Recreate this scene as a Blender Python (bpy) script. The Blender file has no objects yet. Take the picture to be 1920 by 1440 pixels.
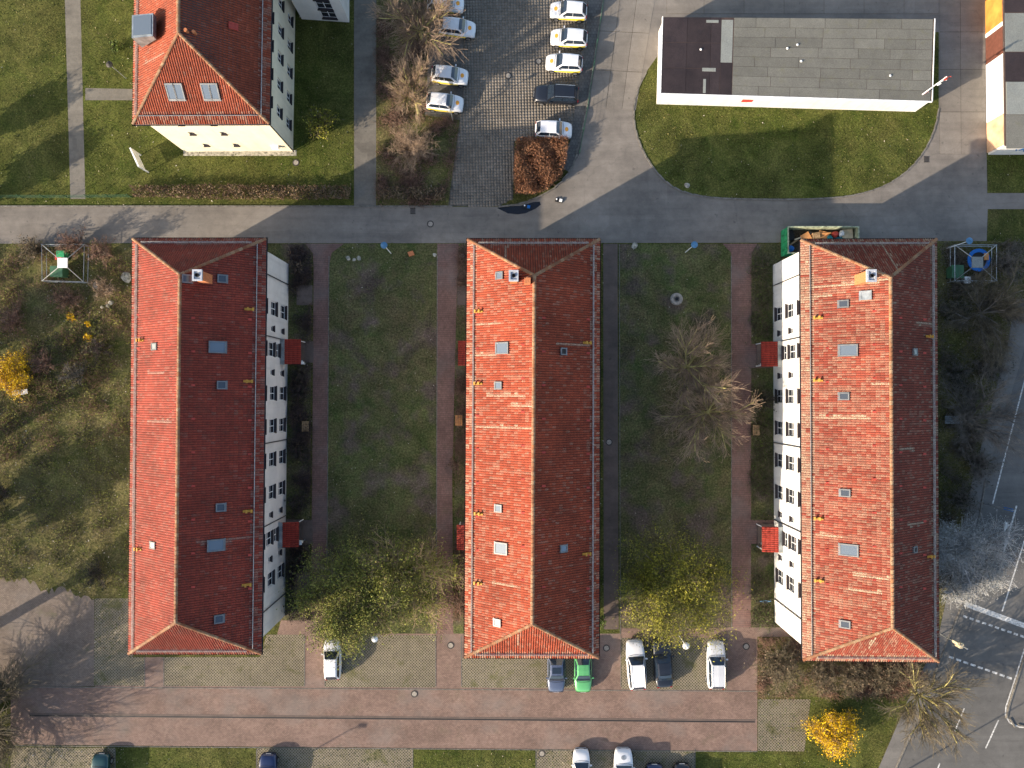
import bpy, math, random
import numpy as np
from mathutils import Vector, Matrix
random.seed(7); np.random.seed(7)
R = math.radians
scene = bpy.context.scene
col = scene.collection

# ------------------------------------------------------------------ camera, sky, sun, exposure
TILT = 0.99
F_PX = 1331.0
CAM_H = 70.0
cam_data = bpy.data.cameras.new('camera')
cam = bpy.data.objects.new('camera', cam_data); col.objects.link(cam)
cam.location = (0, 0, CAM_H); cam.rotation_euler = (R(TILT), 0, 0)
cam_data.sensor_width = 36.0; cam_data.lens = 36.0*F_PX/1920.0
cam_data.clip_start = 1.0; cam_data.clip_end = 3000
scene.camera = cam
SUN_EL, SUN_AZ = 19.4, 29.5        # light travels towards +x +y, 29.5 degrees above the x axis
world = bpy.data.worlds.new('World'); scene.world = world; world.use_nodes = True
wt = world.node_tree; wt.nodes.clear()
wo = wt.nodes.new('ShaderNodeOutputWorld'); wb = wt.nodes.new('ShaderNodeBackground'); ws = wt.nodes.new('ShaderNodeTexSky')
ws.sky_type = 'NISHITA'; ws.sun_disc = False; ws.sun_elevation = R(SUN_EL)
ws.sun_rotation = R(180+90-SUN_AZ) ; ws.air_density = 1.0; ws.dust_density = 2.0; ws.ozone_density = 1.0
wb.inputs['Strength'].default_value = 0.15
wt.links.new(ws.outputs[0], wb.inputs[0]); wt.links.new(wb.outputs[0], wo.inputs[0])
sl = bpy.data.lights.new('sun', 'SUN'); sl.energy = 4.6; sl.angle = R(0.5); sl.color = (1.0, 0.85, 0.67)
sun = bpy.data.objects.new('sun', sl); col.objects.link(sun)
ldir = Vector((math.cos(R(SUN_EL))*math.cos(R(SUN_AZ)), math.cos(R(SUN_EL))*math.sin(R(SUN_AZ)), -math.sin(R(SUN_EL))))
sun.rotation_euler = ldir.to_track_quat('-Z', 'Y').to_euler()
scene.view_settings.view_transform = 'Standard'; scene.view_settings.look = 'None'
scene.view_settings.gamma = 1.0; scene.view_settings.exposure = 1.17
scene.view_settings.use_curve_mapping = False

# ------------------------------------------------------------------ photo coordinates -> world points
_t = R(TILT)
def ray(px, py):
    x, y = (px-960)/F_PX, (720-py)/F_PX
    return Vector((x, y*math.cos(_t)+math.sin(_t), y*math.sin(_t)-math.cos(_t)))
def P(px, py, h=0.0):
    d = ray(px, py); k = (h-CAM_H)/d.z
    return Vector((d.x*k, d.y*k, h))
def PP(pts, h=0.0): return [P(a, b, h) for a, b in pts]
def on_plane(px, py, p0, n):
    d = ray(px, py); o = Vector((0, 0, CAM_H))
    k = (p0-o).dot(n)/d.dot(n); return o+d*k

# ------------------------------------------------------------------ materials
def lin(c): return tuple(((v/255)/12.92 if v/255 <= .04045 else ((v/255+.055)/1.055)**2.4) for v in c)
class NT:
    def __init__(s, name):
        s.m = bpy.data.materials.new(name); s.m.use_nodes = True
        s.t = s.m.node_tree; s.b = s.t.nodes['Principled BSDF']
        s.pos = s.t.nodes.new('ShaderNodeNewGeometry').outputs['Position']
    def n(s, kind, **kw):
        nd = s.t.nodes.new(kind)
        for k, v in kw.items(): setattr(nd, k, v)
        return nd
    def l(s, a, b): s.t.links.new(a, b)
    def noise(s, scale, detail=4, rough=.55, vec=None, dist=0):
        nd = s.n('ShaderNodeTexNoise'); nd.inputs['Scale'].default_value = scale
        nd.inputs['Detail'].default_value = detail; nd.inputs['Roughness'].default_value = rough
        nd.inputs['Distortion'].default_value = dist
        s.l(vec or s.pos, nd.inputs['Vector']); return nd.outputs['Fac']
    def ramp(s, fac, stops, interp='LINEAR'):
        nd = s.n('ShaderNodeValToRGB'); cr = nd.color_ramp; cr.interpolation = interp
        while len(cr.elements) < len(stops): cr.elements.new(.5)
        for e, (p, c) in zip(cr.elements, stops):
            e.position = p
            c = (c, c, c) if isinstance(c, (int, float)) else c
            e.color = (c[0], c[1], c[2], 1)
        s.l(fac, nd.inputs['Fac']); return nd.outputs['Color']
    def mix(s, fac, a, b, mode='MIX'):
        nd = s.n('ShaderNodeMix', data_type='RGBA', blend_type=mode)
        if isinstance(fac, (int, float)): nd.inputs[0].default_value = fac
        else: s.l(fac, nd.inputs[0])
        for i, v in ((6, a), (7, b)):
            if isinstance(v, tuple): nd.inputs[i].default_value = (*v[:3], 1)
            else: s.l(v, nd.inputs[i])
        return nd.outputs[2]
    def math(s, op, a, b=0.0, c=None):
        nd = s.n('ShaderNodeMath', operation=op)
        for i, v in enumerate((a, b, c)):
            if v is None: continue
            if isinstance(v, (int, float)): nd.inputs[i].default_value = v
            else: s.l(v, nd.inputs[i])
        return nd.outputs[0]
    def mapping(s, scale=(1, 1, 1), rot=0.0):
        nd = s.n('ShaderNodeMapping'); nd.inputs['Scale'].default_value = scale
        nd.inputs['Rotation'].default_value = (0, 0, rot); s.l(s.pos, nd.inputs['Vector']); return nd.outputs['Vector']
    def bump(s, h, strength=.3, dist=.02):
        nd = s.n('ShaderNodeBump'); nd.inputs['Strength'].default_value = strength; nd.inputs['Distance'].default_value = dist
        s.l(h, nd.inputs['Height']); s.l(nd.outputs['Normal'], s.b.inputs['Normal'])
    def done(s, color, rough=.8, metal=0.0, spec=.3, coat=0.0):
        if isinstance(color, tuple): s.b.inputs['Base Color'].default_value = (*color[:3], 1)
        else: s.l(color, s.b.inputs['Base Color'])
        if isinstance(rough, (int, float)): s.b.inputs['Roughness'].default_value = rough
        else: s.l(rough, s.b.inputs['Roughness'])
        s.b.inputs['Metallic'].default_value = metal; s.b.inputs['Specular IOR Level'].default_value = spec
        s.b.inputs['Coat Weight'].default_value = coat
        return s.m
def plain(name, c, rough=.7, metal=0.0, var=.15, scale=3.0, spec=.3, coat=0.0):
    s = NT(name); f = s.noise(scale, 5)
    d = tuple(v*(1-var*1.6) for v in c); e = tuple(min(1, v*(1+var)) for v in c)
    return s.done(s.ramp(f, [(.3, d), (.7, e)]), rough, metal, spec, coat)

def m_grass(name, g1, g2, br, brown_amt, purple=None):
    s = NT(name)
    big = s.noise(.09, 5, .6); mid = s.noise(.55, 6, .65, dist=.6); fine = s.noise(5.5, 4, .7); vf = s.noise(19, 2, .7)
    green = s.ramp(mid, [(.3, g1), (.68, g2)])
    brown = s.ramp(fine, [(.3, tuple(v*.55 for v in br)), (.7, br)])
    fac = s.ramp(s.math('ADD', s.math('MULTIPLY', big, .55), s.math('MULTIPLY', mid, .55)), [(.5-.13+.1*(1-brown_amt), 0.0), (.66+.1*(1-brown_amt), 1.0)])
    c = s.mix(s.math('MULTIPLY', fac, brown_amt), green, brown)
    if purple:
        c = s.mix(s.ramp(s.noise(.3, 3, .6), [(.5, 0.0), (.64, .7)]), c, purple)
    c = s.mix(.9, c, s.ramp(fine, [(.28, .38), (.5, .9), (.72, 1.55)]), 'MULTIPLY')
    c = s.mix(.8, c, s.ramp(vf, [(.3, .5), (.7, 1.5)]), 'MULTIPLY')
    pt = s.noise(.28, 7, .72, dist=1.2); c = s.mix(.75, c, s.ramp(pt, [(.36, .62), (.5, 1.0), (.66, 1.5)]), 'MULTIPLY')
    dry = s.ramp(s.noise(8, 2, .5), [(.64, 0.0), (.7, .55)])
    c = s.mix(dry, c, (.19, .165, .085))
    s.bump(s.math('ADD', fine, vf), .9, .09)
    return s.done(c, .95, 0, .1)
M = {}
M['ground'] = m_grass('lawn mixed', (.034, .05, .009), (.082, .10, .018), (.15, .115, .05), .65)
M['lawn'] = m_grass('lawn green', (.036, .054, .009), (.09, .11, .019), (.15, .12, .05), .5)
M['court'] = m_grass('courtyard lawn', (.055, .085, .024), (.095, .128, .035), (.165, .125, .07), .85, (.13, .088, .085))
M['leaflitter'] = m_grass('soil with dry leaves', (.055, .07, .015), (.115, .12, .034), (.2, .15, .08), .7)
M['soil'] = m_grass('bare soil', (.055, .045, .03), (.085, .065, .045), (.11, .085, .06), .9)
def m_asphalt(name, c, c2, crack=.3, sc=1.0):
    s = NT(name); a = s.noise(.18*sc, 5, .6); b = s.noise(1.1*sc, 6, .7); f = s.noise(30, 2, .6)
    cc = s.ramp(s.math('ADD', s.math('MULTIPLY', a, .6), s.math('MULTIPLY', b, .4)), [(.36, c), (.62, c2)])
    cc = s.mix(.55, cc, s.ramp(f, [(.3, .72), (.7, 1.25)]), 'MULTIPLY')
    v = s.n('ShaderNodeTexVoronoi', feature='DISTANCE_TO_EDGE'); v.inputs['Scale'].default_value = .11
    dv = s.n('ShaderNodeVectorMath', operation='ADD'); nz = s.n('ShaderNodeTexNoise'); nz.inputs['Scale'].default_value = .7
    s.l(s.pos, nz.inputs['Vector']); s.l(s.pos, dv.inputs[0]); s.l(nz.outputs['Color'], dv.inputs[1]); s.l(dv.outputs[0], v.inputs['Vector'])
    ln = s.ramp(v.outputs['Distance'], [(.0, crack), (.006, 0.0)])
    cc = s.mix(ln, cc, (.06, .055, .05)); oi = s.n('ShaderNodeObjectInfo'); cc = s.mix(1.0, cc, s.ramp(oi.outputs['Random'], [(0, .9), (1, 1.1)]), 'MULTIPLY')
    st = s.ramp(s.noise(.8, 3, .7, s.mapping((.25, 2.2, 1))), [(.56, 0.0), (.75, .3)])
    cc = s.mix(st, cc, tuple(v*.6 for v in c))
    v2 = s.n('ShaderNodeTexVoronoi'); v2.inputs['Scale'].default_value = .16*sc; v2.distance = 'CHEBYCHEV'; s.l(s.pos, v2.inputs['Vector'])
    sc2 = s.n('ShaderNodeSeparateColor'); s.l(v2.outputs['Color'], sc2.inputs[0])
    cc = s.mix(.5, cc, s.ramp(sc2.outputs[0], [(.0, .8), (.2, .97), (.8, 1.03), (1.0, 1.15)]), 'MULTIPLY')
    tr = s.noise(.5, 4, .6, s.mapping((.12, 1.6, 1))); cc = s.mix(.5, cc, s.ramp(tr, [(.35, .78), (.65, 1.2)]), 'MULTIPLY')
    oil = s.ramp(s.noise(1.7, 2, .5), [(.68, 0.0), (.76, .5)]); cc = s.mix(oil, cc, tuple(v*.45 for v in c))
    s.bump(f, .4, .01)
    return s.done(cc, .85, 0, .3)
M['asphalt'] = m_asphalt('asphalt lane', (.135, .12, .104), (.225, .2, .172), .15)
M['mainroad'] = m_asphalt('main road asphalt', (.078, .075, .07), (.118, .113, .105), .35)
M['sidewalk'] = m_asphalt('pavement asphalt', (.105, .098, .09), (.15, .14, .126), .2)
M['wet'] = NT('wet asphalt').done((.006, .006, .008), .25, 0, .5)
M['concrete'] = m_asphalt('concrete slab', (.135, .12, .102), (.205, .182, .155), .2)
M['path'] = m_asphalt('gravel path', (.105, .095, .08), (.165, .15, .125), 0.0, 3)
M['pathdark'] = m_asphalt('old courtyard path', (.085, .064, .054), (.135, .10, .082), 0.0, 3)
def m_pave(name, c, c2, grout, sx, sy, rot=0.0, moss=0.25, mortar=.012):
    s = NT(name); b = s.n('ShaderNodeTexBrick'); b.inputs['Scale'].default_value = 1
    b.inputs['Brick Width'].default_value = sx; b.inputs['Row Height'].default_value = sy
    b.inputs['Mortar Size'].default_value = mortar; b.inputs['Mortar Smooth'].default_value = .3
    s.l(s.mapping((1, 1, 1), rot), b.inputs['Vector'])
    b.inputs['Color1'].default_value = (*c, 1); b.inputs['Color2'].default_value = (*c2, 1); b.inputs['Mortar'].default_value = (*grout, 1)
    cc = s.mix(1.0, b.outputs['Color'], s.ramp(s.noise(.35, 5, .65), [(.3, .74), (.7, 1.22)]), 'MULTIPLY')
    cc = s.mix(.7, cc, s.ramp(s.noise(2.6, 4, .7), [(.3, .72), (.72, 1.2)]), 'MULTIPLY')
    ms = s.ramp(s.noise(.5, 6, .7), [(.56, 0.0), (.72, moss)])
    cc = s.mix(ms, cc, (.09, .085, .045))
    gp = s.ramp(s.noise(.22, 3, .6), [(.5, 0.0), (.7, .5)])
    cc = s.mix(gp, cc, (.16, .14, .125))
    s.bump(b.outputs['Fac'], -.4, .01)
    return s.done(cc, .88, 0, .25)
M['redpave'] = m_pave('red brown block paving', (.185, .12, .094), (.235, .155, .124), (.09, .068, .055), .21, .11, 0, .3)
M['wornpave'] = m_pave('worn grey brown paving', (.155, .118, .095), (.2, .155, .126), (.075, .062, .045), .21, .11, 0, .8)
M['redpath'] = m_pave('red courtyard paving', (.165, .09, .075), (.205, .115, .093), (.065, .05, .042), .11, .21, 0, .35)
M['greypave'] = m_pave('grey bay paving', (.10, .094, .085), (.135, .125, .112), (.04, .038, .032), .3, .3, 0, .2)
def m_lattice():
    s = NT('grass grid paver'); rot = R(45); v = s.mapping((5.0, 5.0, 1), rot)
    sp = s.n('ShaderNodeSeparateXYZ'); s.l(v, sp.inputs[0])
    fx = s.math('PINGPONG', sp.outputs[0], .5); fy = s.math('PINGPONG', sp.outputs[1], .5)
    mn = s.math('MINIMUM', fx, fy)
    hole = s.ramp(mn, [(.17, 0.0), (.24, 1.0)])
    conc = s.ramp(s.noise(1.4, 5, .7), [(.3, (.165, .138, .105)), (.7, (.25, .21, .155))])
    fill = s.ramp(s.noise(3.0, 5, .7), [(.35, (.045, .04, .022)), (.65, (.075, .075, .03))])
    c = s.mix(hole, conc, fill)
    over = s.ramp(s.noise(.42, 6, .7, dist=.5), [(.53, 0.0), (.66, .85)])
    gr = s.ramp(s.noise(4.0, 4, .7), [(.3, (.05, .055, .02)), (.7, (.13, .12, .05))])
    c = s.mix(over, c, gr)
    c = s.mix(.6, c, s.ramp(s.noise(.2, 3), [(.3, .7), (.7, 1.2)]), 'MULTIPLY')
    s.bump(s.math('SUBTRACT', 1.0, hole), .6, .03)
    return s.done(c, .92, 0, .2)
M['lattice'] = m_lattice()

def m_tile(name, base, hi, lichen_col, lichen_amt, dirt=.5):
    s = NT(name); at = s.n('ShaderNodeAttribute'); at.attribute_name = 'tone'
    sp = s.n('ShaderNodeSeparateColor'); s.l(at.outputs['Color'], sp.inputs[0])
    c = s.ramp(sp.outputs[0], [(0, tuple(v*.78 for v in base)), (.5, base), (1, tuple(b_*.5+h_*.5 for b_, h_ in zip(base, hi)))])
    c = s.mix(.8, c, s.ramp(s.noise(.28, 5, .65), [(.3, .6), (.7, 1.25)]), 'MULTIPLY')
    sp2 = s.noise(7, 3, .7)
    sp2 = s.noise(16, 3, .7)
    lf = s.math('MULTIPLY', sp.outputs[1], s.ramp(sp2, [(.43, .05), (.58, 1.0)]))
    c = s.mix(s.math('MULTIPLY', lf, lichen_amt), c, lichen_col)
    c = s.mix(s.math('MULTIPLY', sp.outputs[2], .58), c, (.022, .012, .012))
    dk = s.ramp(s.noise(1.3, 5, .75, dist=.4), [(.5, 0.0), (.72, dirt)])
    c = s.mix(dk, c, (.06, .035, .026))
    return s.done(c, .8, 0, .25)
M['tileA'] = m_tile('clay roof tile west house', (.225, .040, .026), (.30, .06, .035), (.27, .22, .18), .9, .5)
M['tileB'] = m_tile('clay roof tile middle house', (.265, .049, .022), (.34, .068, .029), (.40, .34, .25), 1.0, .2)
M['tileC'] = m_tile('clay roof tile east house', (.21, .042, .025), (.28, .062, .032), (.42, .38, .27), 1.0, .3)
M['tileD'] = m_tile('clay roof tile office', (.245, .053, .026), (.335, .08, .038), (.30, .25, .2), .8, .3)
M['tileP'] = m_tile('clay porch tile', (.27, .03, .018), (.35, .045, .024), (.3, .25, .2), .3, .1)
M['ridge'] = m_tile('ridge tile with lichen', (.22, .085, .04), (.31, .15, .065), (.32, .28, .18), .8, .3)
M['underlay'] = plain('roof underside', (.06, .04, .035), .9)
M['gutter'] = plain('dark zinc gutter', (.055, .055, .06), .5, .6)
M['zinc'] = plain('zinc sheet', (.33, .36, .37), .45, .7, .25, 2)
M['guard'] = plain('galvanised snow guard', (.36, .35, .33), .6, .3, .3, 6)
def m_wall(name, c, dirt=.2):
    s = NT(name); a = s.noise(.5, 6, .7); b = s.noise(4, 4, .6)
    st = s.noise(1.2, 4, .6, s.mapping((1.8, 1.8, .12)))
    cc = s.ramp(a, [(.3, tuple(v*(1-dirt) for v in c)), (.7, c)])
    cc = s.mix(s.ramp(st, [(.52, 0.0), (.75, dirt*1.6)]), cc, tuple(v*.55 for v in c))
    s.bump(b, .15, .01)
    return s.done(cc, .9, 0, .2)
M['render_white'] = m_wall('white render', (.72, .70, .66))
M['render_pale'] = m_wall('pale grey render', (.66, .635, .60))
M['render_cream'] = m_wall('cream render', (.74, .68, .52))
M['plinth'] = plain('grey plinth', (.25, .24, .22))
M['winframe'] = plain('white window frame', (.75, .75, .74), .4)
M['sill'] = plain('dark brown sill', (.025, .02, .022), .5)
M['glass'] = NT('dark window glass').done((.02, .024, .03), .06, 0, .6)
M['skyglass'] = NT('skylight glass').done((.13, .16, .19), .12, .3, .8)
M['skydark'] = NT('small skylight glass').done((.05, .06, .075), .15, .1, .6)
M['skyframe'] = plain('skylight frame', (.16, .165, .17), .5, .4)
M['ochre'] = plain('ochre roof step', (.42, .22, .035), .7)
M['chimney'] = plain('orange chimney brick', (.48, .17, .07), .85, 0, .2, 8)
M['chimcap'] = plain('grey chimney cap', (.40, .42, .46), .6)
M['black'] = plain('matt black', (.012, .012, .014), .6)
M['felt'] = NT('x')
def m_felt(name, c, c2, tint):
    s = NT(name); a = s.noise(.6, 6, .7); f = s.noise(22, 3, .8); oi = s.n('ShaderNodeObjectInfo')
    cc = s.ramp(a, [(.3, c), (.7, c2)])
    cc = s.mix(1.0, cc, s.ramp(oi.outputs['Random'], [(0, .88), (1, 1.12)]), 'MULTIPLY')
    cc = s.mix(.8, cc, s.ramp(f, [(.3, .5), (.7, 1.5)]), 'MULTIPLY')
    cc = s.mix(s.ramp(s.noise(1.1, 5, .7), [(.55, 0.0), (.7, .4)]), cc, tint)
    return s.done(cc, .9, 0, .2)
M['felt'] = m_felt('mineral roofing felt', (.115, .112, .098), (.15, .146, .125), (.13, .125, .07))
M['feltdark'] = m_felt('wet bitumen felt', (.022, .017, .02), (.04, .03, .032), (.015, .014, .02))
M['feltgrey'] = m_felt('pale grey felt', (.17, .18, .17), (.22, .23, .21), (.16, .16, .13))
M['bark'] = plain('bark', (.14, .115, .075), .9, 0, .4, 2)
M['barkmoss'] = plain('mossy bark', (.40, .35, .13), .9, 0, .45, 1.5)
M['bark_tan'] = plain('tan twigs', (.33, .235, .16), .9, 0, .4, 1.2)
M['barkgrey'] = plain('grey bark', (.16, .14, .12), .9, 0, .4, 2)
M['bark_pale'] = plain('pale grey twigs', (.33, .33, .33), .9, 0, .3, 2)
M['bark_red'] = plain('reddish twigs', (.23, .135, .10), .9, 0, .4, 2)
M['bark_dark'] = plain('dark twigs', (.075, .055, .055), .9, 0, .4, 2)
def m_leaf(name, a, b, c, tr=.0):
    s = NT(name); at = s.n('ShaderNodeAttribute'); at.attribute_name = 'tone'
    sp = s.n('ShaderNodeSeparateColor'); s.l(at.outputs['Color'], sp.inputs[0])
    cc = s.ramp(sp.outputs[0], [(0, a), (.5, b), (1, c)])
    return s.done(cc, .7, 0, .2)
M['lf_willow'] = m_leaf('spring leaves olive', (.08, .095, .02), (.165, .18, .036), (.28, .27, .06))
M['lf_yellowgreen'] = m_leaf('spring leaves yellow green', (.085, .09, .015), (.19, .185, .024), (.32, .29, .04))
M['lf_green'] = m_leaf('green leaves', (.03, .05, .012), (.06, .09, .018), (.11, .15, .03))
M['lf_dark'] = m_leaf('dark leaves', (.018, .022, .012), (.032, .036, .02), (.055, .055, .03))
M['lf_silver'] = m_leaf('silver leaves', (.15, .16, .16), (.28, .29, .28), (.44, .44, .42))
M['lf_forsythia'] = m_leaf('forsythia blossom', (.27, .15, .008), (.58, .36, .008), (.8, .54, .015))
M['lf_hedge'] = m_leaf('copper hedge leaves', (.12, .05, .025), (.21, .095, .048), (.31, .155, .08))
M['lf_hedge2'] = m_leaf('dull hedge leaves', (.075, .045, .03), (.13, .085, .055), (.19, .14, .085))
M['lf_brown'] = m_leaf('dry brown leaves', (.06, .04, .027), (.11, .075, .05), (.18, .135, .09))
M['lf_grass'] = m_leaf('grass blades', (.04, .056, .009), (.088, .106, .018), (.18, .155, .05))
M['lf_grassd'] = m_leaf('short courtyard grass blades', (.048, .072, .02), (.08, .11, .03), (.15, .128, .06))
M['lf_litter'] = m_leaf('fallen leaves', (.16, .12, .07), (.28, .23, .15), (.55, .5, .42))
M['rubber'] = plain('tyre rubber', (.015, .015, .016), .8)
M['rim'] = plain('alloy rim', (.45, .46, .48), .3, .8)
M['carglass'] = NT('car glass').done((.014, .022, .035), .06, 0, .7)
M['lamp_glass'] = NT('headlight glass').done((.45, .47, .5), .1, .2, .6)
M['tail'] = NT('tail light').done((.3, .01, .01), .2, 0, .5)
M['trim'] = plain('black trim', (.014, .014, .017), .45)
def paint(name, c, rough=.28): return NT(name).done(c, rough, .0 if max(c) > .5 else .25, .5, .7)
M['p_white'] = paint('white paint', (.66, .66, .665)); M['p_black'] = paint('black paint', (.012, .014, .02))
M['p_slate'] = paint('slate blue paint', (.075, .095, .15)); M['p_green'] = paint('light green paint', (.10, .36, .13))
M['p_navy'] = paint('navy paint', (.012, .022, .075)); M['p_grey'] = paint('silver paint', (.5, .51, .53)); M['p_teal'] = paint('dark teal paint', (.01, .05, .05))
M['yellow'] = plain('yellow stripe', (.75, .58, .03), .4); M['orange'] = plain('orange emblem', (.78, .33, .04), .5)
M['white'] = plain('white gloss', (.78, .78, .77), .45); M['blue'] = plain('blue shade', (.06, .17, .30), .5)
M['red'] = plain('faded red', (.5, .06, .04), .6); M['roadpaint'] = plain('worn road paint', (.52, .51, .48), .8, 0, .4, 5)
M['iron'] = plain('cast iron', (.05, .045, .042), .6, .4, .3, 8); M['manconc'] = plain('manhole concrete', (.28, .25, .21), .8, 0, .25, 6)
M['stone'] = plain('boulder', (.34, .32, .26), .9, 0, .4, 4); M['kerb'] = plain('kerb stone', (.15, .138, .118), .85, 0, .3, 3)
M['skipgreen'] = plain('green container paint', (.03, .30, .12), .5, 0, .3, 3); M['skipin'] = plain('pale container inside', (.33, .36, .24), .8, 0, .4, 3)
M['wood'] = plain('weathered timber', (.26, .17, .09), .85, 0, .35, 6); M['woodorange'] = plain('orange board', (.55, .25, .09), .7)
M['fencegreen'] = plain('green fence wire', (.025, .10, .055), .5); M['steel'] = plain('galvanised steel', (.36, .38, .39), .4, .6)
M['door_orange'] = plain('orange garage door', (.55, .22, .045), .6, 0, .2, 1); M['door_brown'] = plain('brown garage door', (.12, .045, .03), .6)
M['door_peach'] = plain('peach garage door', (.58, .36, .22), .7, 0, .2, 1); M['door_white'] = plain('white garage door', (.68, .68, .66), .6, 0, .1, 1)
M['teal'] = plain('teal fabric', (.02, .19, .22), .8); M['cream'] = plain('cream foam', (.5, .42, .28), .9); M['bluetarp'] = plain('bright blue tarpaulin', (.01, .13, .42), .55)
M['greentarp'] = plain('dull green plastic', (.04, .11, .055), .6)

# ------------------------------------------------------------------ object helpers
def link(o, parent=None):
    col.objects.link(o)
    if parent is not None: o.parent = parent
    return o
def tag(o, label=None, cat=None, group=None, kind=None):
    if label: o['label'] = label
    if cat: o['category'] = cat
    if group: o['group'] = group
    if kind: o['kind'] = kind
    return o
def mesh_data(name, verts, faces, mat, smooth=False, tone=None):
    me = bpy.data.meshes.new(name)
    if isinstance(verts, np.ndarray):
        me.from_pydata([], [], []) if False else None
        nf = len(faces); k = faces.shape[1]
        me.vertices.add(len(verts)); me.vertices.foreach_set('co', verts.astype(np.float32).ravel())
        me.loops.add(nf*k); me.loops.foreach_set('vertex_index', faces.astype(np.int32).ravel())
        me.polygons.add(nf); me.polygons.foreach_set('loop_start', np.arange(0, nf*k, k, dtype=np.int32))
        me.update(calc_edges=True)
    else:
        me.from_pydata([tuple(v) for v in verts], [], faces); me.update()
    if tone is not None:
        a = me.attributes.new('tone', 'FLOAT_COLOR', 'FACE')
        t = np.ones((len(me.polygons), 4), np.float32); t[:, :tone.shape[1]] = tone
        a.data.foreach_set('color', t.ravel())
    if smooth: me.polygons.foreach_set('use_smooth', [True]*len(me.polygons))
    me.materials.append(mat); return me
def obj(name, verts, faces, mat, parent=None, smooth=False, tone=None, kind=None):
    o = bpy.data.objects.new(name, mesh_data(name, verts, faces, mat, smooth, tone)); link(o, parent)
    if kind: o['kind'] = kind
    return o
def inst(name, me, parent=None, mtx=None):
    o = bpy.data.objects.new(name, me); link(o, parent)
    if mtx is not None: o.matrix_local = mtx
    return o
def empty(name, loc=(0, 0, 0), rz=0.0, label=None, cat=None, group=None, kind=None):
    o = bpy.data.objects.new(name, None); link(o); o.location = loc; o.rotation_euler = (0, 0, rz)
    o.empty_display_size = .2
    return tag(o, label, cat, group, kind)
class MB:
    def __init__(s): s.v = []; s.f = []
    def add(s, vs, fs):
        n = len(s.v); s.v += [Vector(v) for v in vs]; s.f += [tuple(i+n for i in f) for f in fs]; return s
    def box(s, x0, x1, y0, y1, z0, z1):
        return s.add([(x0,y0,z0),(x1,y0,z0),(x1,y1,z0),(x0,y1,z0),(x0,y0,z1),(x1,y0,z1),(x1,y1,z1),(x0,y1,z1)],
                     [(3,2,1,0),(4,5,6,7),(0,1,5,4),(1,2,6,5),(2,3,7,6),(3,0,4,7)])
    def obox(s, c, ax, ay, az):
        c = Vector(c); ax, ay, az = Vector(ax), Vector(ay), Vector(az)
        vs = [c+ax*i+ay*j+az*k for k in (-1, 1) for i, j in ((-1,-1),(1,-1),(1,1),(-1,1))]
        return s.add(vs, [(3,2,1,0),(4,5,6,7),(0,1,5,4),(1,2,6,5),(2,3,7,6),(3,0,4,7)])
    def tube(s, p0, p1, r0, r1=None, n=6, cap=True):
        p0, p1 = Vector(p0), Vector(p1); r1 = r0 if r1 is None else r1
        d = (p1-p0).normalized(); a = d.orthogonal().normalized(); b = d.cross(a)
        vs = []
        for p, r in ((p0, r0), (p1, r1)):
            for i in range(n):
                t = 2*math.pi*i/n; vs.append(p+a*math.cos(t)*r+b*math.sin(t)*r)
        fs = [(i, (i+1) % n, n+(i+1) % n, n+i) for i in range(n)]
        if cap: fs += [tuple(range(n-1, -1, -1)), tuple(range(n, 2*n))]
        return s.add(vs, fs)
    def lathe(s, prof, n=14, c=(0, 0, 0)):
        vs = []; c = Vector(c)
        for r, z in prof:
            for i in range(n):
                t = 2*math.pi*i/n; vs.append(c+Vector((r*math.cos(t), r*math.sin(t), z)))
        fs = [(k*n+i, k*n+(i+1) % n, (k+1)*n+(i+1) % n, (k+1)*n+i) for k in range(len(prof)-1) for i in range(n)]
        fs += [tuple(range(n-1, -1, -1)), tuple(range((len(prof)-1)*n, len(prof)*n))]
        return s.add(vs, fs)
    def build(s, name, mat, parent=None, smooth=False): return obj(name, s.v, s.f, mat, parent, smooth)
    def data(s, name, mat, smooth=False): return mesh_data(name, s.v, s.f, mat, smooth)

def sheet(name, pts, z, mat, parent=None, kind='structure'):
    """flat polygon at height z, points in photo pixels (triangulated by blender's ngon)"""
    vs = [Vector((p.x, p.y, z)) for p in PP(pts)]
    area = sum(vs[i].x*vs[(i+1) % len(vs)].y-vs[(i+1) % len(vs)].x*vs[i].y for i in range(len(vs)))
    if area < 0: vs.reverse()
    o = obj(name, vs, [tuple(range(len(vs)))], mat, parent)
    if kind and parent is None: o['kind'] = kind
    return o

# ------------------------------------------------------------------ ground, roads, paths
gv = [(-400, -400, 0), (400, -400, 0), (400, 400, 0), (-400, 400, 0)]
tag(obj('ground', gv, [(0, 1, 2, 3)], M['ground']), kind='structure')
PAVED = []
def smooth_line(pts, closed=True, it=2):
    for _ in range(it):
        out = [] if closed else [pts[0]]; n = len(pts)
        for i in range(n if closed else n-1):
            a, b = pts[i], pts[(i+1) % n]; L = math.hypot(b[0]-a[0], b[1]-a[1])
            if L > 250: out += [(a[0]+(b[0]-a[0])*40/L, a[1]+(b[1]-a[1])*40/L), (b[0]-(b[0]-a[0])*40/L, b[1]-(b[1]-a[1])*40/L)]
            else: out += [(a[0]*.75+b[0]*.25, a[1]*.75+b[1]*.25), (a[0]*.25+b[0]*.75, a[1]*.25+b[1]*.75)]
        if not closed: out.append(pts[-1])
        pts = out
    return pts
def paved(name, pts, z, mat, block=True):
    if block: PAVED.append([(p.x, p.y) for p in PP(pts)])
    return sheet(name, pts, z, M[mat])
garage_lawn = [(1240,95),(1215,130),(1196,165),(1187,205),(1192,250),(1212,298),(1248,343),(1290,364),(1360,374),(1560,374),(1640,358),(1692,330),(1730,290),(1752,245),(1760,205),(1760,60)]
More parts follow.
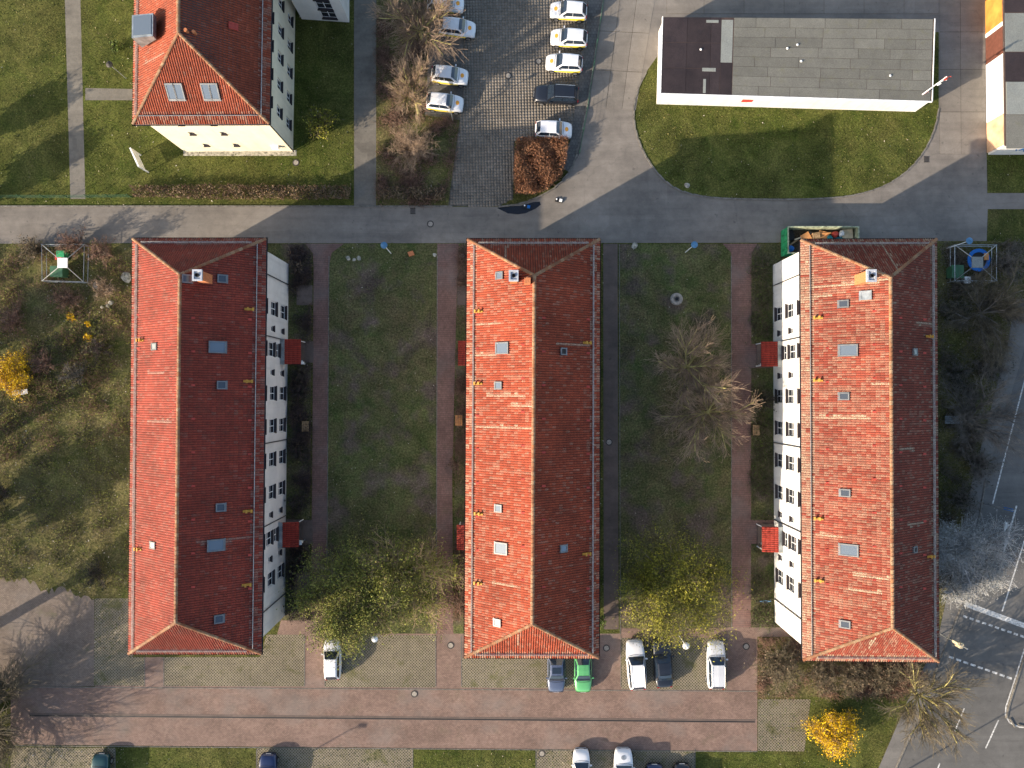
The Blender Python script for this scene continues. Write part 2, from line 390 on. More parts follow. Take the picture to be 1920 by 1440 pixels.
garage_lawn = [garage_lawn[0]]+smooth_line(garage_lawn[1:-1], False)+[garage_lawn[-1]]
lane = [(-700,388),(840,388),(935,388),(968,384),(1003,373),(1040,353),(1066,325),(1082,290),(1100,200),(1132,0),(1150,-260),(2050,-260),(2050,-60),(1846,-60),(1848,0),(1850,292),(1851,362),(2300,362),(2300,392),(1852,392),(1850,452),(1760,452),(1460,455),(860,456),(500,456),(250,456),(0,457),(-700,460)]
paved('road', lane, .004, 'asphalt')
sheet('lawn', garage_lawn, .012, M['lawn'])
sheet('lawn_strip', [(1852,292),(2300,292),(2300,361),(1852,361)], .008, M['lawn'])
sheet('lawn_north', [(-300,-200),(662,-200),(662,386),(-300,386)], .002, M['lawn'])
sheet('courtyard_lawn', [(617,458),(820,458),(818,1190),(610,1190)], .003, M['court'])
sheet('courtyard_lawn', [(1161,458),(1372,458),(1372,1195),(1163,1195)], .003, M['court'])
sheet('planting_bed', [(499,458),(585,458),(580,1165),(499,1165)], .003, M['court'])
sheet('planting_bed', [(856,458),(900,458),(900,1190),(850,1190)], .003, M['court'])
sheet('planting_bed', [(1407,458),(1510,458),(1510,1175),(1407,1175)], .003, M['court'])
sheet('woodland_floor', [(-300,458),(250,458),(244,1122),(-300,1100)], .003, M['leaflitter'])
sheet('woodland_floor', [(1755,452),(1925,452),(1880,700),(1800,1000),(1762,1180),(1755,1180)], .003, M['leaflitter'])
sheet('planting_bed', [(705,215),(862,215),(842,387),(705,387)], .003, M['leaflitter'])
sheet('planting_bed', [(706,-200),(812,-200),(800,214),(706,214)], .003, M['leaflitter'])
lot = [(816,-260),(1128,-260),(1106,0),(1092,100),(1078,206),(1070,262),(965,262),(962,372),(935,387),(840,387),(862,225),(796,216),(812,0)]
PAVED.append([(p.x, p.y) for p in PP(lot)])
car_park = sheet('car_park', lot, .008, plain('car park joint fill', (.085, .078, .06), .9, 0, .4, 2))
# 0.29 m pavers with open joints: one block each, far below 10 px, so one joined part
def pip(x, y, poly):
    inside = np.zeros(x.shape, bool); n = len(poly)
    for i in range(n):
        x0, y0 = poly[i]; x1, y1 = poly[(i+1) % n]
        if y0 == y1: continue
        c = ((y0 > y) != (y1 > y)) & (x < (x1-x0)*(y-y0)/(y1-y0)+x0); inside ^= c
    return inside
def paver_field(name, poly, size, gap, z0, z1, mat, parent, ang=0.0, jitter=.005):
    pts = np.array(poly); mn, mx = pts.min(0), pts.max(0); cx, cy = (mn+mx)/2; r = np.hypot(*(mx-mn))/2
    g = np.arange(-r, r, size); X, Y = np.meshgrid(g, g); X = X.ravel(); Y = Y.ravel()
    ca, sa = math.cos(ang), math.sin(ang); wx = cx+X*ca-Y*sa; wy = cy+X*sa+Y*ca
    k = pip(wx, wy, poly); wx, wy = wx[k], wy[k]; n = len(wx); h = (size-gap)/2
    cc = np.array([(-1,-1),(1,-1),(1,1),(-1,1)])*h
    rot = cc@np.array([[ca, sa], [-sa, ca]])
    V = np.zeros((n, 8, 3)); zt = z1+np.random.uniform(-jitter, jitter, (n, 1))
    V[:, :4, 0] = wx[:, None]+rot[:, 0]; V[:, :4, 1] = wy[:, None]+rot[:, 1]; V[:, :4, 2] = z0
    V[:, 4:, :2] = V[:, :4, :2]; V[:, 4:, 2] = zt
    fq = np.array([(4,5,6,7),(0,1,5,4),(1,2,6,5),(2,3,7,6),(3,0,4,7)])
    Fa = (np.arange(n)[:, None, None]*8+fq[None]).reshape(-1, 4)
    tn = np.repeat(np.random.rand(n, 3), 5, 0)
    return obj(name, V.reshape(-1, 3), Fa, mat, parent, tone=tn, kind='stuff')
mp = NT('car park paver'); _at = mp.n('ShaderNodeAttribute'); _at.attribute_name = 'tone'
_sp = mp.n('ShaderNodeSeparateColor'); mp.l(_at.outputs['Color'], _sp.inputs[0])
_c = mp.ramp(_sp.outputs[0], [(0, (.135, .117, .097)), (1, (.185, .16, .134))])
_c = mp.mix(.8, _c, mp.ramp(mp.noise(.3, 5, .65), [(.3, .6), (.7, 1.2)]), 'MULTIPLY')
paver_mat = mp.done(_c, .9)
lotw = [(p.x, p.y) for p in PP(lot)]
lotc = [(p.x, p.y) for p in PP([(872,-60),(1128,-60),(1106,0),(1092,100),(1078,206),(1070,262),(965,262),(962,372),(937,386),(842,386),(864,225)])]
paver_field('paver', lotc, .295, .030, .006, .013, paver_mat, car_park, R(1.5), .001)
paved('parking_bays', [(797,214),(813,-60),(872,-60),(866,214)], .012, 'greypave')
paved('kerb_walk', [(1106,0),(1131,-2),(1101,206),(1085,292),(1066,322),(1050,312),(1070,262),(1078,206),(1092,100)], .016, 'greypave')
paved('footpath', [(116,-200),(146,-200),(160,373),(132,373)], .006, 'path')
paved('footpath', [(160,165),(252,167),(252,188),(160,188)], .007, 'path')
paved('footpath', [(664,-200),(706,-200),(705,387),(664,387)], .006, 'path')
# courtyard paths
paved('courtyard_path', [(572,457),(645,457),(622,474),(617,500),(612,1060),(608,1188),(583,1188),(584,1060),(588,500),(586,474)], .007, 'redpath')
paved('courtyard_path', [(820,457),(860,457),(856,560),(853,700),(848,900),(850,1189),(818,1189)], .007, 'redpath')
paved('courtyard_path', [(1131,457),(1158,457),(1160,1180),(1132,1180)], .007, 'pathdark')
paved('courtyard_path', [(1355,457),(1420,457),(1409,474),(1408,1180),(1372,1180),(1371,474)], .007, 'redpath')
paved('crosspath', [(527,1163),(610,1163),(610,1188),(520,1188)], .009, 'redpave')
paved('crosspath', [(1364,1176),(1520,1176),(1540,1194),(1364,1194)], .009, 'redpave')
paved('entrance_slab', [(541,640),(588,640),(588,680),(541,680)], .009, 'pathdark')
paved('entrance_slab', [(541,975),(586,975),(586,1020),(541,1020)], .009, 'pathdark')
paved('entrance_slab', [(1407,645),(1452,645),(1452,690),(1407,690)], .009, 'redpath')
paved('entrance_slab', [(1407,975),(1452,975),(1452,1020),(1407,1020)], .009, 'redpath')
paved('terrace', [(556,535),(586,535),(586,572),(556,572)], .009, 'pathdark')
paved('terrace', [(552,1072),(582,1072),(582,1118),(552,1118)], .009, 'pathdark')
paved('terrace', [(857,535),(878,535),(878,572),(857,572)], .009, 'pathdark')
# parking court
drive = [(20,1288),(178,1288),(178,1232),(520,1232),(520,1188),(1165,1188),(1165,1178),(1364,1178),(1364,1193),(1420,1193),(1420,1408),(20,1396)]
paved('parking_court', drive, .006, 'redpave')
paved('worn_paving', [(19,1289),(-300,1284),(-300,1060),(-20,1078)]+[(x_, 1083+x_*.22+random.uniform(-7, 7)+5*math.sin(x_*.09)) for x_ in range(-8, 176, 5)]+[(177,1124),(177,1287)], .008, 'wornpave')
for bay in ([(178,1122),(250,1122),(250,1232),(271,1232),(271,1286),(176,1285)], [(308,1232),(488,1232),(500,1190),(571,1190),(571,1287),(308,1286)],
            [(610,1191),(817,1191),(817,1289),(609,1288)], [(866,1233),(1111,1233),(1111,1291),(865,1289)], [(1165,1196),(1362,1196),(1362,1294),(1165,1292)],
            [(1421,1311),(1520,1311),(1508,1409),(1421,1408)], [(20,1401),(216,1402),(216,1560),(20,1560)], [(482,1403),(774,1405),(774,1560),(482,1560)],
            [(1006,1407),(1302,1409),(1302,1560),(1006,1560)]):
    paved('grid_paver_bay', bay, .011, 'lattice', block=False)
for a, b in (((216,1402),(480,1403)), ((775,1405),(1004,1407)), ((1303,1409),(1640,1420))):
    sheet('lawn_strip', [a, b, (b[0], 1600), (a[0], 1600)], .009, M['lawn'])
sheet('lawn_corner', [(1520,1306),(1702,1300),(1640,1450),(1500,1450),(1508,1409)], .005, M['lawn'])
sheet('planting_bed', [(1421,1195),(1760,1195),(1735,1308),(1421,1308)], .004, M['leaflitter'])
# drainage channel down the middle of the court
def strip_box(name, a, b, w, z0, z1, mat, parent=None):
    a, b = P(*a), P(*b); d = (b-a).normalized(); n = Vector((-d.y, d.x, 0))
    m = MB(); c = (a+b)/2; m.obox((c.x, c.y, (z0+z1)/2), d*((b-a).length/2), n*(w/2), (0, 0, (z1-z0)/2))
    return m.build(name, mat, parent)
ch = strip_box('drainage_channel', (55,1340), (1416,1352),   .34, .002, .014, M['pathdark']); ch['kind'] = 'structure'
strip_box('slot', (56,1341.5), (1415,1353.5), .10, .010, .018, M['black'], ch)
# main road at the right with its pavement
mr = [(1940,560),(1925,640),(1880,790),(1848,900),(1812,1115),(1806,1130),(1760,1243),(1740,1303),(1678,1445),(1600,1640),(2500,1700),(2500,560)]
paved('main_road', mr, .010, 'mainroad')
pv = [(1905,560),(1940,560),(1925,640),(1880,790),(1848,900),(1812,1115),(1806,1130),(1760,1243),(1740,1303),(1678,1445),(1600,1640),(1560,1640),(1645,1445),(1702,1313),(1757,1200),(1762,1180),(1790,1050),(1822,905),(1852,790),(1890,640)]
paved('pavement', pv, .014, 'sidewalk')
isl = [(1925,1218),(1908,1270),(1890,1325),(1889,1340),(1896,1352),(1912,1360),(1945,1362),(1990,1240),(2000,1100),(1960,1130)]
paved('traffic_island', isl, .02, 'sidewalk')
def kerb_run(name, pts, w=.14, h=.12, stone=1.0, label=None):
    root = empty(name, kind='structure'); ps = PP(pts); me = MB().box(0, stone-.02, -w/2, w/2, 0, h).data('kerb_stone', M['kerb'])
    carry = 0.0; ps = PP(smooth_line(pts, False)) if name == 'kerb' else ps
    for a, b in zip(ps[:-1], ps[1:]):
        d = b-a; L = d.length; ang = math.atan2(d.y, d.x); t = carry
        while t < L:
            p = a+d*(t/L); inst('kerb_stone', me, root, Matrix.Translation((p.x, p.y, 0))@Matrix.Rotation(ang, 4, 'Z')); t += stone
        carry = t-L
    return root
kerb_run('kerb', [(-60,387),(840,387)], h=.10)
kerb_run('kerb', [(935,388),(968,384),(1003,373),(1040,353),(1066,325),(1082,290),(1101,200),(1131,0),(1134,-20)], h=.12)
kerb_run('kerb', garage_lawn[3:-2], h=.08)
kerb_run('kerb', [(1848,900),(1812,1115),(1806,1130),(1760,1243),(1740,1303),(1678,1445)], h=.07)
kerb_run('kerb', [(1925,1218),(1908,1270),(1890,1325),(1889,1340),(1896,1352),(1912,1360),(1945,1362)], h=.12)
for a, b in (((20,1288),(1420,1296)), ((20,1398),(1420,1409)), ((617,480),(612,1188)), ((820,480),(818,1188)), ((1161,458),(1163,1190)), ((1371,480),(1372,1180)), ((160,0),(160,1))):
    if a[0] == 160: continue
    o = strip_box('edging', a, b, .07, 0, .028, M['kerb']); o['kind'] = 'structure'
for x in (271,307,571,609,817,865,1112,1164,1363):
    o = strip_box('edging', (x, 1192 if x > 500 else 1232), (x, 1287), .06, 0, .027, M['kerb']); o['kind'] = 'structure'
for x in (216,481,774,1005,1303):
    o = strip_box('edging', (x, 1404), (x, 1500), .06, 0, .027, M['kerb']); o['kind'] = 'structure'
# concrete lane slabs
def slab_lane(xs_top, xs_bot, ys, skew=0):
    root = sheet('concrete_lane', [(xs_top[0], ys[0]), (xs_top[-1], ys[0]), (xs_bot[-1], ys[-1]), (xs_bot[0], ys[-1])], .008, M['soil'])
    for j in range(len(ys)-1):
        for i in range(len(xs_top)-1):
            f0 = (ys[j]-ys[0])/(ys[-1]-ys[0]); f1 = (ys[j+1]-ys[0])/(ys[-1]-ys[0])
            def X(k, f): return xs_top[k]*(1-f)+xs_bot[k]*f
            q = PP([(X(i, f0)+.3, ys[j]+.35+skew*i), (X(i+1, f0)-.3, ys[j]+.35+skew*(i+1)), (X(i+1, f1)-.3, ys[j+1]-.35+skew*(i+1)), (X(i, f1)+.3, ys[j+1]-.35+skew*i)])
            z = .018+random.uniform(-.004, .004)
            vs = [(p.x, p.y, 0) for p in q]+[(p.x, p.y, z) for p in q]
            obj('slab', vs, [(4,7,6,5),(0,1,5,4),(1,2,6,5),(2,3,7,6),(3,0,4,7)], M['concrete'], root)
    PAVED.append([(p.x, p.y) for p in PP([(xs_top[0], ys[0]), (xs_top[-1], ys[0]), (xs_bot[-1], ys[-1]), (xs_bot[0], ys[-1])])])
slab_lane([1140,1172,1204,1241], [1104,1136,1166,1192], [-80,-18,58,131,203], 1.5)
slab_lane([1762,1800,1845], [1762,1802,1849], [-80,-10,60,130,210,289], 0)
slab_lane([1250,1320,1395,1470,1545,1620,1695,1760], [1250,1320,1395,1470,1545,1620,1695,1760], [-80,-24,26], 0)
# road markings
def mark(a, b, w, parent, name='stripe', z=.016, wo=0.0):
    a, b = P(*a), P(*b); d = (b-a).normalized(); n = Vector((-d.y, d.x, 0))*w/2
    v = [a-n, b-n, b+n, a+n]; return obj(name, [(p.x, p.y, z) for p in v], [(0, 1, 2, 3)], M['roadpaint'], parent)
rm = empty('road_markings', kind='structure')
mark((1809,1132), (1950,1184), .5, rm, 'stop_line')
mark((1925,1000), (1879,1146), .13, rm)
mark((1940,640), (1861,945), .13, rm); mark((1808,1328), (1787,1378), .13, rm); mark((1872,1350), (1848,1403), .13, rm); mark((1762,1431), (1745,1475), .13, rm)
mark((1906,948), (1882,1035), .16, rm, 'arrow_shaft')
for (a, b, n, f) in (((1806,1155), (1960,1208), 13, .62), ((1779,1231), (1901,1274), 9, .68)):
    for i in range(n):
        p = (a[0]+(b[0]-a[0])*i/n, a[1]+(b[1]-a[1])*i/n); q = (a[0]+(b[0]-a[0])*(i+f)/n, a[1]+(b[1]-a[1])*(i+f)/n)
        mark(p, q, .2, rm, 'dash')
def poly_mark(pts, name):
    o = sheet(name, pts, .0165, M['roadpaint'], rm, None)
poly_mark([(1881,1036),(1894,1006),(1884,1010)], 'arrow_head'); poly_mark([(1882,998),(1884,976),(1893,984)], 'arrow_head')
poly_mark([(1893,984),(1888,990),(1899,978),(1899,972)], 'arrow_head')
isp = [(1921,1216),(1904,1270),(1886,1325),(1885,1341),(1893,1355),(1911,1363),(1945,1366)]
for a, b in zip(isp[:-1], isp[1:]): mark(a, b, .13, rm, 'edge_line')
# wet dark patch by the kerb
sheet('wet_patch', [(932,390),(950,387),(975,386),(1000,379),(1012,378),(1014,384),(1003,392),(985,400),(970,402),(952,400)], .009, M['wet'])

# ------------------------------------------------------------------ clay roofs
def tile_slope(name, P0, P1, Q0, Q1, mat, parent, tw=.205, th=.36, lichen=.3, streaks=()):
    """P0-P1 eave, Q0-Q1 upper edge; tiles with a rolled profile, each row lapping the row below"""
    P0, P1, Q0, Q1 = map(Vector, (P0, P1, Q0, Q1)); u = (P1-P0); W = u.length; u /= W
    h = (Q0-P0); hv = h-u*h.dot(u); H = hv.length; v = hv/H; n = u.cross(v).normalized()
    if n.z < 0: n = -n
    l1 = h.dot(u); r1 = (Q1-P0).dot(u)
    rows = max(1, round(H/th)); rh = H/rows; cols = int(W/tw)+1; tw = W/cols; S = 4
    j, i = np.meshgrid(np.arange(rows), np.arange(cols), indexing='ij'); j = j.ravel(); i = i.ravel()
    vb = j*rh; vt = (j+1)*rh+.04; vt = np.minimum(vt, H)
    L = lambda vv: l1*vv/H
    Rr = lambda vv: W+(r1-W)*vv/H
    u0 = i*tw; u1 = (i+1)*tw; vm = (j+.5)*rh
    keep = (u1 > L(vm)) & (u0 < Rr(vm)); i, j, vb, vt, u0, u1 = [a[keep] for a in (i, j, vb, vt, u0, u1)]; N = len(i)
    s = np.linspace(0, 1, S+1); prof = np.array([.012, .058, .058, .0, .0])
    jit = np.random.uniform(-.006, .006, (N, 1)); uu = u0[:, None]+(u1-u0)[:, None]*s[None]
    rows3 = []
    for vv, zz, pr in ((vb, -.02, 0), (vb, .05, 1), (vt, .012, 1)):
        lo = L(vv)[:, None]; hi = Rr(vv)[:, None]; ux = np.clip(uu, lo, hi)
        z = zz+prof[None]*pr+jit
        pts = np.array(P0)[None, None]+ux[..., None]*np.array(u)+(vv[:, None]+np.zeros_like(ux))[..., None]*np.array(v)+(z+np.zeros_like(ux))[..., None]*np.array(n)
        rows3.append(pts)
    V = np.concatenate(rows3, 1)      # N,15,3
    K = S+1; fq = []
    for r in range(2):
        for k in range(S): fq.append((r*K+k, r*K+k+1, (r+1)*K+k+1, (r+1)*K+k))
    Fa = (np.arange(N)[:, None, None]*3*K+np.array(fq)[None]).reshape(-1, 4)
    colr = np.random.rand(cols)**2.5; colw = (np.random.rand(cols) < .12)*np.random.rand(cols)
    tone = np.clip(np.random.normal(.42, .2, N)+ (np.random.rand(N) > .985)*.5, 0, 1)
    run = np.convolve(np.random.rand(cols*rows), np.ones(4)/4, 'same').reshape(cols, rows)
    li = (np.random.rand(N) < lichen*(.6+.9*colr[i])*1.4)*np.random.uniform(.1, .42, N)
    li = np.maximum(li, (colw[i] > .35)*(run[i, j] > .5)*np.random.uniform(.2, .5, N)*min(1, lichen*2.5))
    li = np.maximum(li, ((j < 3) & (np.random.rand(N) < max(.5, lichen*1.6)))*np.random.uniform(.4, .85, N)*(lichen > .03))
    for _ in range(int(cols*lichen*.12)):
        cc_ = random.randrange(cols); a_, b_ = sorted((random.random(), random.random())); b_ = max(b_, a_+.35)
        k_ = ((i == cc_) | ((i == cc_+1) & (np.random.rand(N) < .3))) & (j >= a_*rows) & (j <= b_*rows); li[k_] = np.random.uniform(.8, 1.0, k_.sum())
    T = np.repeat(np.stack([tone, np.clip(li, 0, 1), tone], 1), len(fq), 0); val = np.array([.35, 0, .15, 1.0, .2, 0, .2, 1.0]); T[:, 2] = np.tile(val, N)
    return obj(name, V.reshape(-1, 3), Fa, mat, parent, tone=T, kind='stuff')
def cap_run(m, a, b, r=.13, step=.36):
    a, b = Vector(a), Vector(b); d = (b-a); L = d.length; d /= L; n = max(1, int(L/step)); side = d.cross(Vector((0, 0, 1))).normalized(); up = side.cross(d).normalized()
    for k in range(n):
        p0 = a+d*(L*k/n); p1 = a+d*(L*(k+1)/n+.03); vs = []
        for p, rr, lift in ((p0, r*1.12, .03), (p1, r*.95, .0)):
            for t in range(6):
                an = math.pi*t/5; vs.append(p+side*math.cos(an)*rr+up*(math.sin(an)*rr*.75+lift-.02))
        m.add(vs, [(q, q+1, q+7, q+6) for q in range(5)]+[(5, 4, 3, 2, 1, 0)])
class Slope:
    def __init__(s, P0, P1, Q0):
        s.p = Vector(P0); s.u = (Vector(P1)-s.p).normalized(); h = Vector(Q0)-s.p; hv = h-s.u*h.dot(s.u); s.v = hv.normalized(); s.n = s.u.cross(s.v)
        if s.n.z < 0: s.n = -s.n; s.u = -s.u
    def at(s, px, py, lift=0.0):
        o = on_plane(px, py, s.p, s.n); m = Matrix((( s.u.x, s.v.x, s.n.x, o.x), (s.u.y, s.v.y, s.n.y, o.y), (s.u.z, s.v.z, s.n.z, o.z), (0, 0, 0, 1)))
        return m@Matrix.Translation((0, 0, lift))
MESH = {}
def cached(key, fn):
    if key not in MESH: MESH[key] = fn()
    return MESH[key]
def skylight(parent, slope, px, py, w, l, glass='skyglass', frame='skyframe'):
    """w along the eave, l up the slope"""
    fr = cached(('sf', w, l, frame), lambda: (MB().box(-w/2-.08, w/2+.08, -l/2-.08, -l/2+.02, 0, .16).box(-w/2-.08, w/2+.08, l/2-.02, l/2+.08, 0, .16)
        .box(-w/2-.08, -w/2+.02, -l/2+.02, l/2-.02, 0, .16).box(w/2-.02, w/2+.08, -l/2+.02, l/2-.02, 0, .16)
        .box(-w/2-.1, w/2+.1, -l/2-.18, -l/2-.08, .045, .07)).data('skylight', M[frame]))
    gl = cached(('sg', w, l, glass), lambda: MB().box(-w/2+.02, w/2-.02, -l/2+.02, l/2-.02, .04, .13).data('pane', M[glass]))
    o = inst('skylight', fr, parent, slope.at(px, py, .04)); inst('pane', gl, o)
    o.matrix_parent_inverse = Matrix.Identity(4); return o
def roof_step(parent, slope, px, py):
    me = cached('step', lambda: MB().box(-.10, .10, -.36, .36, .05, .09).box(-.07, .07, -.34, -.26, .0, .3).box(-.07, .07, .06, .14, .0, .3).box(-.14, .14, -.38, -.22, .3, .34).box(-.14, .14, .04, .2, .3, .34).data('roof_step', M['ochre']))
    inst('roof_step', me, parent, slope.at(px, py, .04))
def vent(parent, slope, px, py):
    me = cached('vent', lambda: MB().add([(-.09, -.15, .05), (.09, -.15, .05), (.09, .15, .05), (-.09, .15, .05), (-.07, -.13, .17), (.07, -.13, .17)], [(0, 1, 5, 4), (1, 2, 5), (0, 4, 3), (4, 5, 2, 3)]).data('vent_tile', M['redvent']))
    inst('vent_tile', me, parent, slope.at(px, py, .03))
M['redvent'] = plain('vent tile', (.36, .05, .035), .7)

def chimney(parent, px, py, w, d, zb, zt, cap=True, mat='chimney'):
    p = P(px, py, zt); m = MB().box(-w/2, w/2, -d/2, d/2, zb, zt-.12 if cap else zt)
    o = m.build('chimney', M[mat], parent); o.location = (p.x, p.y, 0)
    if cap:
        c = MB().box(-w/2-.08, w/2+.08, -d/2-.08, d/2+.08, zt-.12, zt-.02).box(-w/2-.08, w/2+.08, -d/2-.08, -d/2+.06, zt-.02, zt+.08).box(-w/2-.08, w/2+.08, d/2-.06, d/2+.08, zt-.02, zt+.08).box(-w/2-.08, -w/2+.06, -d/2+.06, d/2-.06, zt-.02, zt+.08).box(w/2-.06, w/2+.08, -d/2+.06, d/2-.06, zt-.02, zt+.08)
        c.build('cap', M['chimcap'], o); MB().lathe([(.16, zt-.02), (.16, zt+.16), (.12, zt+.16), (.11, zt-.01)], 10).build('flue', M['black'], o)
    b = MB().box(-w/2-.12, w/2+.12, -d/2-.12, d/2+.12, zb, zb+.28).build('flashing', M['zinc'], o) if False else None
    return o

def window_meshes(w, h):
    def fr():
        y0, y1 = -.19, -.13; t = .055; m = MB().box(-w/2, w/2, y0, y1, 0, t).box(-w/2, w/2, y0, y1, h-t, h).box(-w/2, -w/2+t, y0, y1, t, h-t).box(w/2-t, w/2, y0, y1, t, h-t)
        if w > .8:
            m.box(-.03, .03, y0, y1+.005, t, h-t)
            m.box(-w/2+t, -.035, y0+.01, y1-.01, h*.55-.018, h*.55+.018).box(.035, w/2-t, y0+.01, y1-.01, h*.55-.018, h*.55+.018)
        return m.data('window', M['winframe'])
    gl = lambda: MB().box(-w/2+.03, w/2-.03, -.175, -.155, .03, h-.03).data('pane', M['glass'])
    si = lambda: MB().add([(-w/2-.05, -.13, 0), (w/2+.05, -.13, 0), (w/2+.05, .13, -.05), (-w/2-.05, .13, -.05), (-w/2-.05, -.13, .035), (w/2+.05, -.13, .035), (w/2+.05, .13, -.01), (-w/2-.05, .13, -.01)],
        [(3,2,1,0),(4,5,6,7),(0,1,5,4),(1,2,6,5),(2,3,7,6),(3,0,4,7)]).data('sill', M['sill'])
    return cached(('wf', w, h), fr), cached(('wg', w, h), gl), cached(('ws', w, h), si)
def facade(parent, A, B, H, wins, mat, doors=()):
    """wall from A to B (outside on the right hand of A->B); wins: (distance along, sill z, w, h)"""
    A, B = Vector((A.x, A.y, 0)), Vector((B.x, B.y, 0)); d = B-A; L = d.length; d /= L; n = Vector((d.y, -d.x, 0)); dep = .22
    holes = [(c-w/2, c+w/2, z, z+h) for c, z, w, h in wins]+[(c-w/2, c+w/2, .02, h) for c, w, h in doors]
    xs = sorted(set([0, L]+[v for h in holes for v in h[:2]])); zs = sorted(set([0, H]+[v for h in holes for v in h[2:]]))
    m = MB()
    pt = lambda x, z, y=0: A+d*x+n*y+Vector((0, 0, z))
    for a, b in zip(xs[:-1], xs[1:]):
        for c, e in zip(zs[:-1], zs[1:]):
            mx, mz = (a+b)/2, (c+e)/2
            if any(h[0] < mx < h[1] and h[2] < mz < h[3] for h in holes): continue
            m.add([pt(a, c), pt(b, c), pt(b, e), pt(a, e)], [(0, 1, 2, 3)])
    for a, b, c, e in holes:
        q = [(a, c), (b, c), (b, e), (a, e)]
        for k in range(4):
            p0, p1 = q[k], q[(k+1) % 4]; m.add([pt(*p0), pt(*p0, -dep), pt(*p1, -dep), pt(*p1)], [(0, 1, 2, 3)])
    wall = m.build('wall', mat, parent)
    rz = math.atan2(n.y, n.x)-math.pi/2
    for c, z, w, h in wins:
        fm, gm, sm = window_meshes(w, h); p = pt(c, z)
        wo_ = inst('window', fm, parent, Matrix.Translation(p)@Matrix.Rotation(rz, 4, 'Z')); inst('pane', gm, wo_); inst('sill', sm, wo_)
    for c, w, h in doors:
        p = pt(c, .02); dm = cached(('door', w, h), lambda: MB().box(-w/2, w/2, -.2, -.14, 0, h-.02).box(-w/2+.15, w/2-.15, -.14, -.12, .3, h*.55).data('door', M['winframe']))
        o = inst('door', dm, parent, Matrix.Translation(p)@Matrix.Rotation(rz, 4, 'Z'))
        MB().box(w/2-.2, w/2-.12, -.14, -.06, 1.0, 1.06).build('handle', M['steel'], o)
    return wall
def hip_house(name, label, eaves, ridge, he, hr, over, tmat, wmat, lichen, group=None, cat='house'):
    """eaves: NW NE SE SW photo points at eave height; ridge: north, south photo points"""
    root = empty(name, (0, 0, 0), 0, label, cat, group)
    A, B, C, D = [P(x, y, he) for x, y in eaves]; R1, R2 = [P(x, y, hr) for x, y in ridge]
    rf = obj('roof', [A, B, C, D, R1, R2]+[v-Vector((0, 0, .14)) for v in (A, B, C, D)], [(0, 4, 1), (1, 4, 5, 2), (2, 5, 3), (3, 5, 4, 0), (6, 7, 1, 0), (7, 8, 2, 1), (8, 9, 3, 2), (9, 6, 0, 3), (9, 8, 7, 6)], M['underlay'], root)
    E = .05
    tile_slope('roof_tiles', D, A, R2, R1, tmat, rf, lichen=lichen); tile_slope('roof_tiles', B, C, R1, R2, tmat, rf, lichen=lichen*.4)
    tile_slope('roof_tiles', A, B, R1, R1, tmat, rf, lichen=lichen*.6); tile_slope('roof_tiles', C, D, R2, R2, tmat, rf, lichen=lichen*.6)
    m = MB(); up = Vector((0, 0, .07))
    for a, b in ((A, R1), (B, R1), (C, R2), (D, R2)): cap_run(m, a+up, b+up)
    cap_run(m, R1+up, R2+up, .15)
    rt = np.random.rand(len(m.f), 3)*np.array([1, .9, 1]); rt = np.repeat(np.random.rand(len(m.f)//6+1, 3)*np.array([1, 1, 0]), 6, 0)[:len(m.f)]
    obj('ridge_tiles', m.v, m.f, M['ridge'], rf, tone=rt, kind='stuff')
    cen = (A+B+C+D)/4
    for a, b in ((A, B), (B, C), (C, D), (D, A)):
        d = (b-a).normalized(); n = Vector((d.y, -d.x, 0)); n = n if n.dot(a-cen) > 0 else -n
        g = MB(); c = (a+b)/2+n*.06+Vector((0, 0, -.03)); hl = (b-a).length/2+.1; vs = []
        for e in (-1, 1):
            for t in range(6):
                an = math.pi+math.pi*t/5; vs.append(c+d*hl*e+n*math.cos(an)*.075+Vector((0, 0, math.sin(an)*.075)))
        g.add(vs, [(q, q+1, q+7, q+6) for q in range(5)]+[(5, 4, 3, 2, 1, 0), (6, 7, 8, 9, 10, 11)])
        g.build('gutter', M['gutter'], rf)
    # snow guards: lattice rail standing on the tiles above each eave
    sl = {}
    for key, p0, p1, q in (('W', D, A, R1), ('E', B, C, R1), ('N', A, B, R1), ('S', C, D, R2)):
        s = Slope(p0, p1, q); sl[key] = s; g = MB(); u = (p1-p0).normalized(); Lh = (p1-p0).length; up_ = .78
        hlen = (q-p0); vlen = (hlen-u*hlen.dot(u)).length; inset = up_/vlen*(abs(hlen.dot(u)) if key in 'NS' else 3.9)+.15
        base = p0+s.v*up_+s.n*.05; a = base+u*inset; b = base+u*(Lh-inset)
        for hh in (.05, .12, .2): g.tube(a+s.n*hh, b+s.n*hh, .022, n=4)
        k = int((b-a).length/.22)
        for t in range(k+1):
            p = a+(b-a)*(t/k); g.tube(p, p+s.n*.2, .010, n=3)
        g.build('snow_guard', M['guard'], rf)
    # walls
    def inset_pt(p, q1, q2):
        return Vector((p.x, p.y, 0))
    u = (B-A).normalized(); v = (A-D).normalized(); o = over
    WA = A+u*o-v*o; WB = B-u*o-v*o; WC = C-u*o+v*o; WD = D+u*o+v*o
    return root, rf, sl, (WA, WB, WC, WD)

